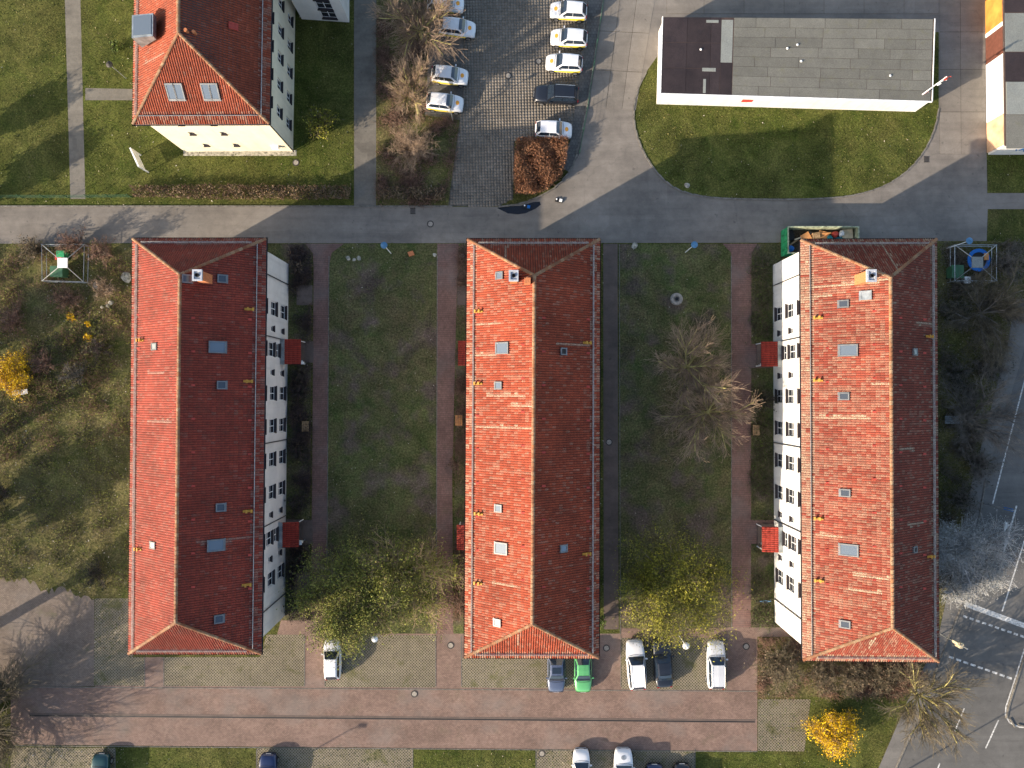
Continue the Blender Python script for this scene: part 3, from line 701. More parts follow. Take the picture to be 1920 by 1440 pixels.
SMALL, BIG = (.5, .7), (1.3, 1.55)
winy = [('b',585),('s',622),('b',660),('s',702),('b',740),('b',800),('b',861),('b',921),('s',962),('b',1004),('s',1043),('b',1080)]
HE, HR = 8.35, 12.0
def row(wallA, wallB, flip, skip=()):
    y0, y1 = P(1500, 493).y, P(1500, 1165).y; out = []; L = (Vector((wallB.x, wallB.y))-Vector((wallA.x, wallA.y))).length
    for k, (t, py) in enumerate(winy):
        f = (y0-P(1462, py, 1.3).y)/(y0-y1); f = f if not flip else 1-f
        for fl in range(3):
            if (k, fl) in skip: out.append((f*L, 2.5, 1.3, .95)); continue
            if t == 'b' and k in (2, 9) and fl == 1: out.append((f*L, 3.95, *BIG)); continue
            if t == 'b': out.append((f*L, .72+fl*2.73, *BIG))
            else: out.append((f*L, 1.45+fl*2.73, *SMALL))
    return out
def shortrow(L): return [(L*f, .72+fl*2.73, *BIG) for f in (.3, .7) for fl in range(3)]
def downpipe(parent, A, B, f, side, H=8.2):
    p = A+(B-A)*f; d = (B-A).normalized(); n = Vector((d.y, -d.x, 0)); q = Vector((p.x, p.y, 0))+n*.09
    m = MB().tube(q+Vector((0, 0, .1)), q+Vector((0, 0, H-.35)), .05, n=8).tube(q+Vector((0, 0, H-.35)), q+n*.55+Vector((0, 0, H)), .05, n=8)
    m.build('downpipe', M['gutter'], parent)
def porch(parent, c, out_dir, w=2.4, dep=1.35):
    """tiled canopy on two posts; c = wall point, out_dir = outward unit vector"""
    n = Vector(out_dir); u = Vector((-n.y, n.x, 0)); c = Vector((c.x, c.y, 0)); z1, z0 = 2.3, 2.02; r0, r1 = .36, 1.9
    a = c+u*w/2+n*r1+Vector((0, 0, z0)); b = c-u*w/2+n*r1+Vector((0, 0, z0)); q0 = c+u*w/2+n*r0+Vector((0, 0, z1)); q1 = c-u*w/2+n*r0+Vector((0, 0, z1))
    dn = Vector((0, 0, -.1))
    cp = obj('porch_roof', [a, b, q1, q0, a+dn, b+dn, q1+dn, q0+dn], [(0, 1, 2, 3), (7, 6, 5, 4), (0, 4, 5, 1), (1, 5, 6, 2), (2, 6, 7, 3), (3, 7, 4, 0)], M['underlay'], parent)
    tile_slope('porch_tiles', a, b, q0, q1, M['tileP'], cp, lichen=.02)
    MB().obox(c+n*(r0/2+.04)+Vector((0, 0, z1+.05)), u*(w/2+.03), n*(r0/2+.03), Vector((0, 0, .05))).build('flashing', M['zinc'], cp)
    for s in (-1, 1):
        p = c+u*s*(w/2-.12)+n*(r1-.2); MB().tube(p, p+Vector((0, 0, z0-.08)), .05, n=6).build('post', M['white'], parent)
    MB().obox(c+n*.85+Vector((0, 0, .08)), u*(w/2-.1), n*.8, (0, 0, .07)).build('step', M['pathdark'], parent)

def long_house(label, eaves, ridge, tmat, wmat, lichen, doorside):
    root, rf, sl, (WA, WB, WC, WD) = hip_house('apartment_house', label, eaves, ridge, HE, HR, .65, tmat, wmat, lichen, 'long red roofed houses side by side')
    hw = HE+.25
    dk = [(2, 0), (9, 0)]
    Lw = (WD-WA).length
    def doors(flip):
        out = []
        for py in (663, 1002):
            f = (P(1500, 493).y-P(1450, py).y)/(P(1500, 493).y-P(1500, 1165).y); out.append((Lw*((1-f) if flip else f), 1.1, 2.0))
        return out
    # west wall runs A -> D with outside to the right (towards -x); east wall C -> B
    we = row(WA, WD, False, dk if doorside == 'W' else ()); ee = row(WC, WB, True, dk if doorside == 'E' else ())
    facade(root, WA, WD, hw, we, wmat, doors(False) if doorside == 'W' else ())
    facade(root, WC, WB, hw, ee, wmat, doors(True) if doorside == 'E' else ())
    Ls = (WB-WA).length; facade(root, WB, WA, hw, shortrow(Ls), wmat); facade(root, WD, WC, hw, shortrow(Ls), wmat)
    for f in (.06, .22, .5, .715, .935):
        downpipe(root, WA, WD, f, 0); downpipe(root, WB, WC, f, 0) if False else None
        p = WB+(WC-WB)*f; q = Vector((p.x+.09, p.y, 0)); MB().tube(q+Vector((0, 0, .1)), q+Vector((0, 0, HE-.5)), .05, n=8).tube(q+Vector((0, 0, HE-.5)), q+Vector((.55, 0, HE-.15)), .05, n=8).build('downpipe', M['gutter'], root)
    for py in (663, 1002):
        f = (P(1500, 493).y-P(1450, py).y)/(P(1500, 493).y-P(1500, 1165).y)
        if doorside == 'W': porch(root, WA+(WD-WA)*f, (-1, 0, 0))
        else: porch(root, WB+(WC-WB)*f, (1, 0, 0))
    return root, rf, sl
# west house
hA, rA, sA = long_house('long red roofed house at the left, darkest tiles, grey wall with windows showing', [(250,448),(499,448),(490,1225),(242,1225)], [(338,515),(330,1167)], M['tileA'], M['render_pale'], .16, 'E')
for q in ((407,651),(404,1022)): skylight(hA, sA['E'], *q, .85, 1.2)
for q in ((416,523),(415,722),(413,951),(410,1160),(350,523)): skylight(hA, sA['E'], *q, .55, .6, 'skydark')
for q in ((292,650),(289,1022)): skylight(hA, sA['W'], *q, .45, .6, 'zinc')
for q in ((466,580),(464,715),(463,958),(461,1096)): roof_step(hA, sA['E'], *q)
for q in ((267,638),(263,1029)): roof_step(hA, sA['W'], *q)
chimney(hA, 370, 516, .62, .75, 10.2, 12.9); 
# middle house
hB, rB, sB = long_house('long red roofed house in the middle with bright orange west slope', [(877,449),(1124,449),(1122,1233),(872,1232)], [(1002,517),(998,1170)], M['tileB'], M['render_white'], .3, 'W')
for q in ((943,653),(941,1028)): skylight(hB, sB['W'], *q, .85, 1.1)
for q in ((938,517),(936,723),(936,953),(934,1167)): skylight(hB, sB['W'], *q, .5, .55)
skylight(hB, sB['E'], 1055, 659, .45, .45, 'black'); skylight(hB, sB['E'], 1055, 1028, .5, .55)
for q in ((900,584),(899,719),(900,963),(899,1093)): roof_step(hB, sB['W'], *q)
for q in ((1098,643),(1097,1038)): roof_step(hB, sB['E'], *q)
chimney(hB, 963, 517, .62, .75, 11.0, 12.7); chimney(hB, 989, 526, .5, .5, 11.4, 12.35, False)
# east house
hC, rC, sC = long_house('long red roofed house at the right with white sunlit wall and lichen striped tiles', [(1501,450),(1755,449),(1759,1240),(1505,1237)], [(1669,520),(1673,1177)], M['tileC'], M['render_white'], .55, 'W')
for q in ((1591,657),(1592,1031)): skylight(hC, sC['W'], *q, .85, 1.3)
for q in ((1582,570),(1583,743),(1585,924),(1585,1170)): skylight(hC, sC['W'], *q, .5, .65, 'skydark')
skylight(hC, sC['W'], 1624, 554, .6, .7, 'zinc', 'zinc'); skylight(hC, sC['E'], 1713, 660, .45, .45, 'zinc'); skylight(hC, sC['E'], 1713, 1030, .4, .35, 'black')
for q in ((1535,596),(1535,713),(1536,972),(1537,1088)): roof_step(hC, sC['W'], *q)
for q in ((1738,631),(1741,1043)): roof_step(hC, sC['E'], *q)
chimney(hC, 1634, 517, .62, .85, 10.8, 13.0)
for h_, s_, xw, xe in ((hA, sA, (262, 323), (362, 468)), (hB, sB, (897, 982), (1018, 1101)), (hC, sC, (1552, 1640), (1686, 1731))):
    for k in range(10):
        y = 590+k*63.0
        if y > 1150: break
        for x, s2, dy in ((xw[0], 'W', 0), (xw[1], 'W', -7), (xe[0], 'E', 6), (xe[1], 'E', 9)): vent(h_, s_[s2], x, y+dy)
    for x, s2 in ((.35, 'S'), (.65, 'S'), (.35, 'N'), (.65, 'N')):
        pass

# office building, top left
root, rf, sD, (WA, WB, WC, WD) = hip_house('office_building', 'cream walled building with red hipped roof and two double roof windows at the top left', [(258,-330),(514,-330),(505,232),(250,233)], [(336,-150),(335,62)], 8.5, 12.9, .55, M['tileD'], M['render_cream'], .12, None, 'building')
hw = 8.8
L1 = (WD-WA).length; ew = []
for k in range(10):
    f = 2.2+k*2.55
    for fl in range(3):
        if f < L1-1: ew.append((L1-f if False else f, .95+fl*2.75, 1.0, 1.25))
facade(root, WC, WB, hw, ew, M['render_cream']); facade(root, WA, WD, hw, ew, M['render_cream'])
Ls = (WC-WD).length
facade(root, WD, WC, hw, [(Ls*f, z, .55, .55) for f in (.27, .54) for z in (1.6, 4.6)]+[(Ls*f, 6.9, .55, .55) for f in (.27, .54)], M['render_cream']); facade(root, WB, WA, hw, shortrow(Ls), M['render_cream'])
for q in ((322,171),(337,171),(388,171),(403,171)): skylight(root, sD['S'], *q, .6, 1.2)
# zinc dormer on the west slope
dp = P(274, 55, 11.4)
dm = MB().add([(-.95, -.95, -1.2), (.95, -.95, .2), (.95, .95, .2), (-.95, .95, -1.2), (-.95, -.95, .45), (.95, -.95, .75), (.95, .95, .75), (-.95, .95, .45)], [(3,2,1,0),(4,5,6,7),(0,1,5,4),(1,2,6,5),(2,3,7,6),(3,0,4,7)])
do = dm.build('dormer', M['zinc'], root); do.location = dp
MB().add([(-.8, -.8, .49), (.8, -.8, .74), (.8, .8, .74), (-.8, .8, .49), (-.8, -.8, .5+.02), (.8, -.8, .77), (.8, .8, .77), (-.8, .8, .52)], [(3,2,1,0),(4,5,6,7),(0,1,5,4),(1,2,6,5),(2,3,7,6),(3,0,4,7)]).build('pane', M['skyglass'], do)
for q in ((352,61),(367,64)):
    mm = MB().lathe([(.13, 0), (.12, .35), (.16, .36), (.14, .48)], 10).build('vent_pipe', M['chimney'], root); mm.location = on_plane(*q, sD['E'].p, sD['E'].n)
skylight(root, sD['E'], 436, 50, .4, .55, 'redvent', 'redvent')
wl = P(518, 265, 1.2); MB().box(-.35, .35, -.3, 0, 0, .4).build('wall_box', M['white'], root).location = (wl.x, WC.y-.02, 1.3)
for a, b in (((WC.x+.09, WC.y-.09), 0),):
    MB().tube((a[0], a[1], .1), (a[0], a[1], 8.2), .055, n=8).build('downpipe', M['gutter'], root)
# gravel strip round the office
o = strip_box('gravel_strip', (344,287), (556,287), .55, 0, .02, M['stone']); o['kind'] = 'structure'
# white wing behind it
wingr = empty('stair_wing', label='white building wing with tall glazed strip at the top edge beside the cream building', cat='building')
a, b = P(566, 36), P(655, 42); c, d = P(655, -260), P(566, -260); c = Vector((b.x, b.y+14, 0)); d = Vector((a.x, a.y+14, 0))
facade(wingr, a, b, 7.4, [(Vector(b-a).length*.62, .5+k*1.62, 1.5, 1.5) for k in range(4)], M['render_pale']); facade(wingr, b, c, 7.4, [(x, 1+k*2.6, 1.3, 1.4) for x in (2.5, 6, 9.5) for k in range(2)], M['render_pale'])
facade(wingr, c, d, 7.4, [], M['render_pale']); facade(wingr, d, a, 7.4, [], M['render_pale'])
obj('roof', [(p.x, p.y, 7.4) for p in (a, b, c, d)]+[(p.x, p.y, 7.6) for p in (a, b, c, d)], [(0, 3, 2, 1), (4, 5, 6, 7), (0, 1, 5, 4), (1, 2, 6, 5), (2, 3, 7, 6), (3, 0, 4, 7)], M['felt'], wingr)

# garage row, top right
def flat_block(name, label, roofpx, h, wall_in, walls):
    root = empty(name, label=label, cat='garage'); q = PP(roofpx, h); cen = sum(q, Vector())/4
    w = [p+(cen-p).normalized()*wall_in for p in q]; m = MB()
    m.add([(p.x, p.y, 0) for p in w]+[(p.x, p.y, h-.2) for p in w], [(0, 1, 5, 4), (1, 2, 6, 5), (2, 3, 7, 6), (3, 0, 4, 7)]); m.build('wall', walls, root)
    return root, q
gr, gq = flat_block('garage_row', 'long flat roofed white garage with grey felt roof on the oval lawn', [(1239,175),(1747,190),(1752,36),(1243,32)], 2.6, .12, M['render_white'])
def quad_lerp(q, s, t): return (q[0]*(1-s)+q[1]*s)*(1-t)+(q[3]*(1-s)+q[2]*s)*t
q = gq
obj('roof', [p-Vector((0, 0, .2)) for p in q]+[p for p in q], [(3, 2, 1, 0), (4, 5, 6, 7), (0, 1, 5, 4), (1, 2, 6, 5), (2, 3, 7, 6), (3, 0, 4, 7)], M['underlay'], gr)
rfg = [c for c in gr.children if c.name.startswith('roof')][0]
def roof_sheet(parent, s0, s1, t0, t1, mat, z=.012):
    pts = [quad_lerp(gq, s, t) for s, t in ((s0, t0), (s1, t0), (s1, t1), (s0, t1))]; g = Vector((0, 0, z+random.uniform(0, .012)))
    obj('felt_sheet', pts+[p+g for p in pts], [(4, 5, 6, 7), (0, 1, 5, 4), (1, 2, 6, 5), (2, 3, 7, 6), (3, 0, 4, 7)], M[mat], parent)
rows_ = 8
for r_ in range(rows_):
    t0, t1 = r_/rows_+.002, (r_+1)/rows_-.002; s = .262; 
    cut = [.262]; x = .262+random.uniform(.06, .16)
    while x < .95: cut.append(x); x += random.uniform(.1, .2)
    cut.append(.995)
    for a_, b_ in zip(cut[:-1], cut[1:]): roof_sheet(rfg, a_+.001, b_-.0006, t0, t1, 'felt')
for a_, b_ in ((.004, .09), (.0915, .178), (.18, .215)):
    for t_ in (0, 1, 2): roof_sheet(rfg, a_, b_, t_/3+.004, (t_+1)/3-.003, 'feltdark')
roof_sheet(rfg, .217, .259, .42, .97, 'feltgrey'); roof_sheet(rfg, .217, .259, .01, .415, 'feltdark'); roof_sheet(rfg, .15, .2, .3, .345, 'feltgrey', .03); roof_sheet(rfg, .155, .165, .02, .2, 'feltgrey', .03); roof_sheet(rfg, .16, .205, .93, .965, 'feltgrey', .03)
for e in ((0, 1), (1, 2), (3, 0)):
    a_, b_ = q[e[0]], q[e[1]]; d_ = (b_-a_).normalized(); n_ = Vector((d_.y, -d_.x, 0))
    MB().obox((a_+b_)/2+n_*.03+Vector((0, 0, -.05)), d_*((b_-a_).length/2+.05), n_*.04, (0, 0, .1)).build('fascia', M['white'], rfg)
for x0, x1 in ((1392,1412),(1438,1456)):
    a_, b_ = P(x0, 180, 1.6), P(x1, 181, 1.6); yy = quad_lerp(gq, .4, 0).y+.06
    MB().box(a_.x, b_.x, yy-.02, yy+.04, 1.2, 1.7).build('vent_grille', M['red'], gr)
# coloured garages at the right edge
g2 = empty('garage_terrace', label='row of flat roofed garages with orange, brown, white and peach doors at the right edge', cat='garage')
xs, he2 = 1875, 2.7
secs = [(-120,-3,'door_peach','feltdark'),(0,58,'door_orange','feltdark'),(58,66,'door_white','feltgrey'),(66,116,'door_brown','feltgrey'),(116,225,'door_white','feltdark'),(225,281,'door_peach','felt')]
xw = P(1848, 100).x; xend = xw+9
for y0, y1, dm_, fm_ in secs:
    Y0, Y1 = P(1848, y0*1.0+ (6 if y0 > 0 else 0)).y, P(1848, y1*1.0+6).y
    MB().box(xw, xw+.12, Y1+.02, Y0-.02, .02, 2.45).build('garage_door', M[dm_], g2)
Yt, Yb = P(1848, -120).y, P(1850, 290).y
MB().box(xw+.13, xend, Yb, Yt, 0, 2.5).build('wall', M['render_white'], g2)
rg = MB().box(xw-.02, xend+.2, Yb-.02, Yt, 2.5, 2.68).build('roof', M['underlay'], g2)
for y0, y1, mt in ((-110,23,'feltdark'),(24,97,'feltgrey'),(98,152,'feltdark'),(153,214,'felt'),(215,279,'felt')):
    A0, A1 = P(1880, y0, 2.7).y, P(1880, y1, 2.7).y
    x = xw+.05
    while x < xend: MB().box(x+.01, min(x+2.2, xend+.15), A1+.02, A0-.02, 2.68, 2.695+random.uniform(0, .01)).build('felt_sheet', M[mt], rg); x += 2.22
A0, A1 = P(1887, 153, 2.8).y, P(1887, 214, 2.8).y; MB().box(P(1888, 180, 2.8).x, xend, A1, A0, 2.71, 2.76).build('roof_panel', M['feltgrey'], rg)
gz = MB()
for k in range(9):
    x = xw+2.0+k*.42; gz.obox((x, Yb-.012, 1.3+.25*math.sin(k*1.9)), (.1+.05*(k % 2), 0, .22*(1 if k % 2 else -1)), (0, .006, 0), (-.12, 0, .12))
gz.build('graffiti', M['bluetarp'], g2)
# low sign board on the office lawn
a_, b_ = P(263.5,290), P(279,324); rb = empty('sign_board', (0, 0, 0), label='white free standing sign board on the lawn by the cream building', cat='sign')
d_ = (b_-a_).normalized(); n_ = Vector((-d_.y, d_.x, 0)); L_ = (b_-a_).length
MB().obox((a_+b_)/2+Vector((0, 0, 1.35)), d_*L_/2, n_*.07, (0, 0, .62)).build('panel', M['white'], rb)
for f in (.03, .97): MB().obox(a_+(b_-a_)*f+Vector((0, 0, .365)), d_*.05, n_*.06, (0, 0, .365)).build('post', M['white'], rb)

# ------------------------------------------------------------------ vegetation
def tubes(segs, sides=4):
    """segs: array N x 8 (p0, p1, r0, r1) -> verts, quads"""
    S = np.asarray(segs, float); p0, p1, r0, r1 = S[:, :3], S[:, 3:6], S[:, 6], S[:, 7]
    d = p1-p0; d /= np.linalg.norm(d, axis=1, keepdims=True)+1e-9
    ref = np.where(np.abs(d[:, 2:3]) > .9, np.array([[1., 0, 0]]), np.array([[0., 0, 1]])); a = np.cross(d, ref); a /= np.linalg.norm(a, axis=1, keepdims=True); b = np.cross(d, a)
    t = 2*np.pi*np.arange(sides)/sides; c, s = np.cos(t), np.sin(t)
    ring = a[:, None]*c[None, :, None]+b[:, None]*s[None, :, None]
    V = np.concatenate([p0[:, None]+ring*r0[:, None, None], p1[:, None]+ring*r1[:, None, None]], 1)
    f = np.array([(i, (i+1) % sides, sides+(i+1) % sides, sides+i) for i in range(sides)])
    Fa = (np.arange(len(S))[:, None, None]*2*sides+f[None]).reshape(-1, 4)
    return V.reshape(-1, 3), Fa
def rvec(): 
    v = Vector((random.gauss(0, 1), random.gauss(0, 1), random.gauss(0, 1))); return v.normalized()
def grow(out, p, d, L, r, lvl, maxl, spread, up, kids, tips):
    n = 4 if lvl < 2 else 3; step = L/n; q = p.copy(); dd = d.copy()
    for k in range(n):
        dd = (dd+rvec()*.10+Vector((0, 0, up*.05))).normalized(); q2 = q+dd*step; ra = r*(1-.6*k/n); rb_ = r*(1-.6*(k+1)/n)
        out.append((*q, *q2, ra, rb_, lvl)); 
        if lvl < maxl and (k > 0 or lvl > 0):
            for _ in range(kids[lvl]):
                ax = rvec().cross(dd)
                if ax.length < .1: continue
                nd = (dd*math.cos(spread)+ax.normalized()*math.sin(spread)*random.uniform(.7, 1.2)+Vector((0, 0, up*.12))).normalized()
                grow(out, q+(q2-q)*random.random(), nd, L*random.uniform(.5, .8), rb_*.7, lvl+1, maxl, spread, up, kids, tips)
        q = q2
    if lvl >= maxl-1: tips.append(q)
def leaf_mesh(cs, size, jitter=.3, elong=2.3):
    n = len(cs); cs = np.asarray(cs)+np.random.normal(0, jitter, (n, 3))
    a = np.random.normal(0, 1, (n, 3)); a /= np.linalg.norm(a, axis=1, keepdims=True); b = np.cross(a, np.random.normal(0, 1, (n, 3))); b /= np.linalg.norm(b, axis=1, keepdims=True)
    sz = size*np.random.uniform(.6, 1.3, (n, 1)); a *= sz*elong; b *= sz
    V = np.stack([cs-a*.5, cs+b*.45, cs+a*.5, cs-b*.45], 1); V[..., 2] = np.maximum(V[..., 2], .03)
    return V.reshape(-1, 3), np.arange(n*4).reshape(n, 4)
def clump_tone(V, n, k=1.1):
    c = V.reshape(n, 4, 3).mean(1); t = .5+.22*np.sin(c[:, 0]*k*2.1+1.3*np.sin(c[:, 1]*k))+.2*np.sin(c[:, 1]*k*1.7+c[:, 2]*2)
    return np.clip(t+np.random.normal(0, .22, n), 0, 1)[:, None].repeat(3, 1)
def tree(label, px, py, h, rad, bark='bark', twig='bark_tan', kids=(3, 3, 3, 2), maxl=4, leaf=None, nleaf=0, lsize=.12, trunk_h=None, r0=.16, spread=.55, up=.4, name='bare_tree', cat='tree', group=None, thick=.011, limbs=6, leafj=.3, lean=(0, 0)):
    base = P(px, py); root = empty(name, base, 0, label, cat, group); th = trunk_h or h*.3
    out = []; tips = []; top = Vector((lean[0], lean[1], th)); mid = top*.5+Vector((random.uniform(-.1, .1), random.uniform(-.1, .1), 0))
    out.append((0, 0, 0, *mid, r0*1.25, r0, 0)); out.append((*mid, *top, r0, r0*.85, 0))
    for k in range(limbs):
        an = 2*math.pi*(k+random.uniform(-.25, .25))/limbs; el = random.uniform(.15, .9)
        d = Vector((math.cos(an)*math.cos(el), math.sin(an)*math.cos(el), math.sin(el)))
        grow(out, top*random.uniform(.8, 1), d, rad*.75*random.uniform(.8, 1.15), r0*.55, 1, maxl, spread, up, kids, tips)
    A = np.array(out); A[:, 6:8] = np.maximum(A[:, 6:8], thick); sl_ = A[:, 8] <= 2; A[sl_, 6:8] = np.maximum(A[sl_, 6:8], .042)
    # scale the crown to the wanted radius and height
    ext = np.percentile(np.hypot(A[:, 3], A[:, 4]), 97); hz = A[:, 5].max()
    A[:, [0, 1, 3, 4]] *= rad/ext*1.02; A[:, [2, 5]] = np.minimum(A[:, [2, 5]]*(h/hz), h); A[:, [2, 5]] = np.maximum(A[:, [2, 5]], 0)
    thickm = A[:, 8] <= 2
    v, f = tubes(A[thickm][:, :8], 5); obj('trunk', v, f, M[bark], root)
    v, f = tubes(A[~thickm][:, :8], 3); obj('twigs', v, f, M[twig], root)
    if leaf:
        src = A[A[:, 8] >= maxl-1][:, 3:6]; wgt = (.5+.5*np.sin(src[:, 0]*2.1+1.5*np.sin(src[:, 1]*1.3))*np.sin(src[:, 1]*1.9+src[:, 2]))**2+.12; cs = src[np.random.choice(len(src), nleaf, p=wgt/wgt.sum())]
        v, f = leaf_mesh(cs, lsize, leafj); obj('foliage', v, f, M[leaf], root, tone=clump_tone(v, nleaf))
    return root
def lobes(an, k): return 1+.22*math.sin(an*3+k)+.16*math.sin(an*5+k*2)
def bush(label, px, py, h, rad, twig='bark_red', leaf=None, nleaf=600, nst=90, lsize=.09, name='bush', cat='bush', group=None, thick=.014, droop=.25, yr=1.0):
    base = P(px, py); root = empty(name, base, 0, label, cat, group); segs = []; pts = []
    ph = random.random()*6
    for k in range(nst):
        an = random.uniform(0, 6.283); rr = math.sqrt(random.random())*rad*lobes(an, ph); tz = h*math.sqrt(max(.08, 1-(rr/rad/1.3)**2*.8))*random.uniform(.7, 1.05)
        p = Vector((math.cos(an)*rr*.18, math.sin(an)*rr*.18*yr, 0)); e = Vector((math.cos(an)*rr, math.sin(an)*rr*yr, tz)); c = Vector((p.x*.5+e.x*.5, p.y*.5+e.y*.5, tz*(.75+droop)))
        prev = p
        for t in (.3, .55, .8, 1.0):
            q = p*(1-t)**2+c*2*t*(1-t)+e*t*t; q += rvec()*.05*rad; q.z = max(.02, q.z)
            segs.append((*prev, *q, thick*1.6*(1.2-t), thick*1.6*(1.05-t)+.004)); prev = q; pts.append(q)
            for _ in range(3):
                s_ = q+rvec()*rad*random.uniform(.1, .25); s_.z = max(.03, s_.z); segs.append((*q, *s_, thick*.8, thick*.4)); pts.append(s_)
    v, f = tubes(segs, 3); obj('stems', v, f, M[twig], root)
    if leaf:
        P_ = np.array([tuple(p) for p in pts]); cs = P_[np.random.randint(0, len(P_), nleaf)]
        v, f = leaf_mesh(cs, lsize, .1*rad); obj('foliage', v, f, M[leaf], root, tone=clump_tone(v, nleaf, 2))
    return root
def hedge(label, poly, h, leaf, twig, dens=120, lsize=.10, group=None, top_dens=1.0):
    w = [(p.x, p.y) for p in PP(poly)]; arr = np.array(w); mn, mx = arr.min(0), arr.max(0); cen = arr.mean(0)
    root = empty('hedge', (cen[0], cen[1], 0), 0, label, 'hedge', group)
    area = abs(sum(w[i][0]*w[(i+1) % len(w)][1]-w[(i+1) % len(w)][0]*w[i][1] for i in range(len(w))))/2; n = int(area*dens*1.2)
    x = np.random.uniform(mn[0], mx[0], n*2); y = np.random.uniform(mn[1], mx[1], n*2); k = pip(x, y, w); x, y = x[k][:n]-cen[0], y[k][:n]-cen[1]; n = len(x)
    z = h*np.random.uniform(.45, 1.0, n)**.7*(1+.12*np.sin(x*2.3+y*1.1)); z += np.random.normal(0, .05, n)
    v, f = leaf_mesh(np.stack([x, y, z], 1), lsize, .04); obj('foliage', v, f, M[leaf], root, tone=clump_tone(v, n, 1.6))
    m = n//5; k = np.random.randint(0, n, m); a = np.stack([x[k], y[k], z[k]*.2], 1); b = a+np.stack([np.random.normal(0, .15, m), np.random.normal(0, .15, m), z[k]*.95], 1)
    v, f = tubes(np.concatenate([a, b, np.full((m, 1), .02), np.full((m, 1), .01)], 1), 3); obj('stems', v, f, M[twig], root)
    return root

tree('upper of the two bare spreading trees on the shaded lawn left of the white wall', 1280, 690, 7.0, 4.4, 'barkmoss', 'bark_tan', (2, 2, 3, 2), r0=.2, group='bare trees on the middle lawn')
tree('lower of the two bare spreading trees on the shaded lawn left of the white wall', 1318, 772, 7.2, 4.6, 'barkmoss', 'bark_tan', (2, 2, 3, 2), group='bare trees on the middle lawn')
tree('bare mossy tree at the top edge beside the white parked cars', 792, 75, 7.5, 4.3, 'barkmoss', 'bark_tan', (2, 2, 3, 2), r0=.17)
tree('bare mossy tree whose trunk stands left of the lowest white car in the car park', 785, 212, 6.5, 3.4, 'barkmoss', 'bark_tan', (2, 2, 3, 2), trunk_h=2.6, lean=(-.2, 1.2))
bush('round bare shrub with pinkish twig ends beside the lower car park', 776, 285, 2.6, 2.5, 'bark_tan', None, nst=210, thick=.013)
tree('bare tree with olive limbs leaning over the pavement at the lower right', 1702, 1290, 7.0, 4.3, 'barkmoss', 'bark', (2, 2, 3, 2), thick=.013)
tree('bare grey tree between the right house and the main road', 1800, 786, 6.5, 4.2, 'barkgrey', 'barkgrey', (2, 2, 3, 2))
tree('bare tree with tan twig ends below the blue covered enclosure', 1825, 590, 6.0, 4.6, 'barkgrey', 'bark', (2, 2, 3, 2))
tree('big bare tree at the lower left corner casting a branching shadow over the paving', -8, 1335, 8.5, 7.0, 'bark', 'bark', (2, 2, 3, 2), r0=.34, thick=.016, trunk_h=1.6, limbs=9)
tree('olive tree with fresh leaves overhanging the white car beside the left house', 670, 1110, 6.5, 5.3, 'bark', 'bark', (2, 3, 2, 2), leaf='lf_willow', nleaf=34000, lsize=.085, name='leafy_tree', spread=.7, up=.15, leafj=.45)
tree('half bare olive tree at the lower end of the left courtyard, right of its pair', 756, 1080, 6.0, 5.2, 'barkmoss', 'bark_tan', (2, 3, 2, 2), leaf='lf_willow', nleaf=15000, lsize=.085, name='leafy_tree', spread=.7, up=.15, leafj=.45)
tree('yellow green tree at the lower end of the right courtyard lawn above the parked cars', 1247, 1090, 5.8, 5.4, 'bark', 'bark', (2, 3, 2, 2), leaf='lf_yellowgreen', nleaf=34000, lsize=.085, name='leafy_tree', spread=.7, up=.15, leafj=.42)
tree('silver grey leaved tree between the right house and the main road', 1778, 1035, 6.2, 4.3, 'barkgrey', 'bark_pale', (2, 3, 2, 2), thick=.02, leaf='lf_silver', nleaf=50000, lsize=.05, name='silver_tree', spread=.8, up=.4, leafj=.38)
bush('bright yellow forsythia bush at the left edge of the photo', 40, 703, 2.2, 1.9, 'bark_tan', 'lf_forsythia', 11000, 170, .075, 'forsythia', 'bush')
bush('bright yellow forsythia bush on the lower right lawn beside the main road', 1552, 1360, 2.6, 2.1, 'bark_tan', 'lf_forsythia', 13000, 190, .075, 'forsythia', 'bush')
for (x, y, r), lb in zip(((137,596,.5),(169,632,.5),(168,608,.3)), ('small yellow flowering plant, upper left one of three in the leaf litter', 'small yellow flowering plant, lowest of three in the leaf litter', 'smallest yellow flowering plant, between the other two in the leaf litter')):
    bush(lb, x, y, .5, r, 'bark_tan', 'lf_forsythia', 260, 20, .09, 'flowering_plant', 'plant')
bush('yellow green shrub in the shade beside the cream building', 606, 238, 2.0, 1.55, 'bark', 'lf_yellowgreen', 1500, 80, .11)
bush('fresh green shrub on the lawn left of the cream building', 222, 92, 1.0, .55, 'bark', 'lf_green', 500, 30, .1)
hedge('copper brown block hedge at the lower right corner of the car park', [(968,264),(1064,264),(1060,305),(1052,335),(1025,358),(1000,368),(966,366),(962,330)], 1.25, 'lf_hedge', 'bark_red', 420, .075)
hedge('long low brown hedge along the road below the cream building', [(252,352),(400,350),(660,352),(660,376),(400,376),(256,372)], .9, 'lf_hedge2', 'bark_red', 120)
hedge('short low brown hedge along the road left of the car park', [(712,354),(836,356),(838,378),(712,376)], .9, 'lf_hedge2', 'bark_dark', 120)
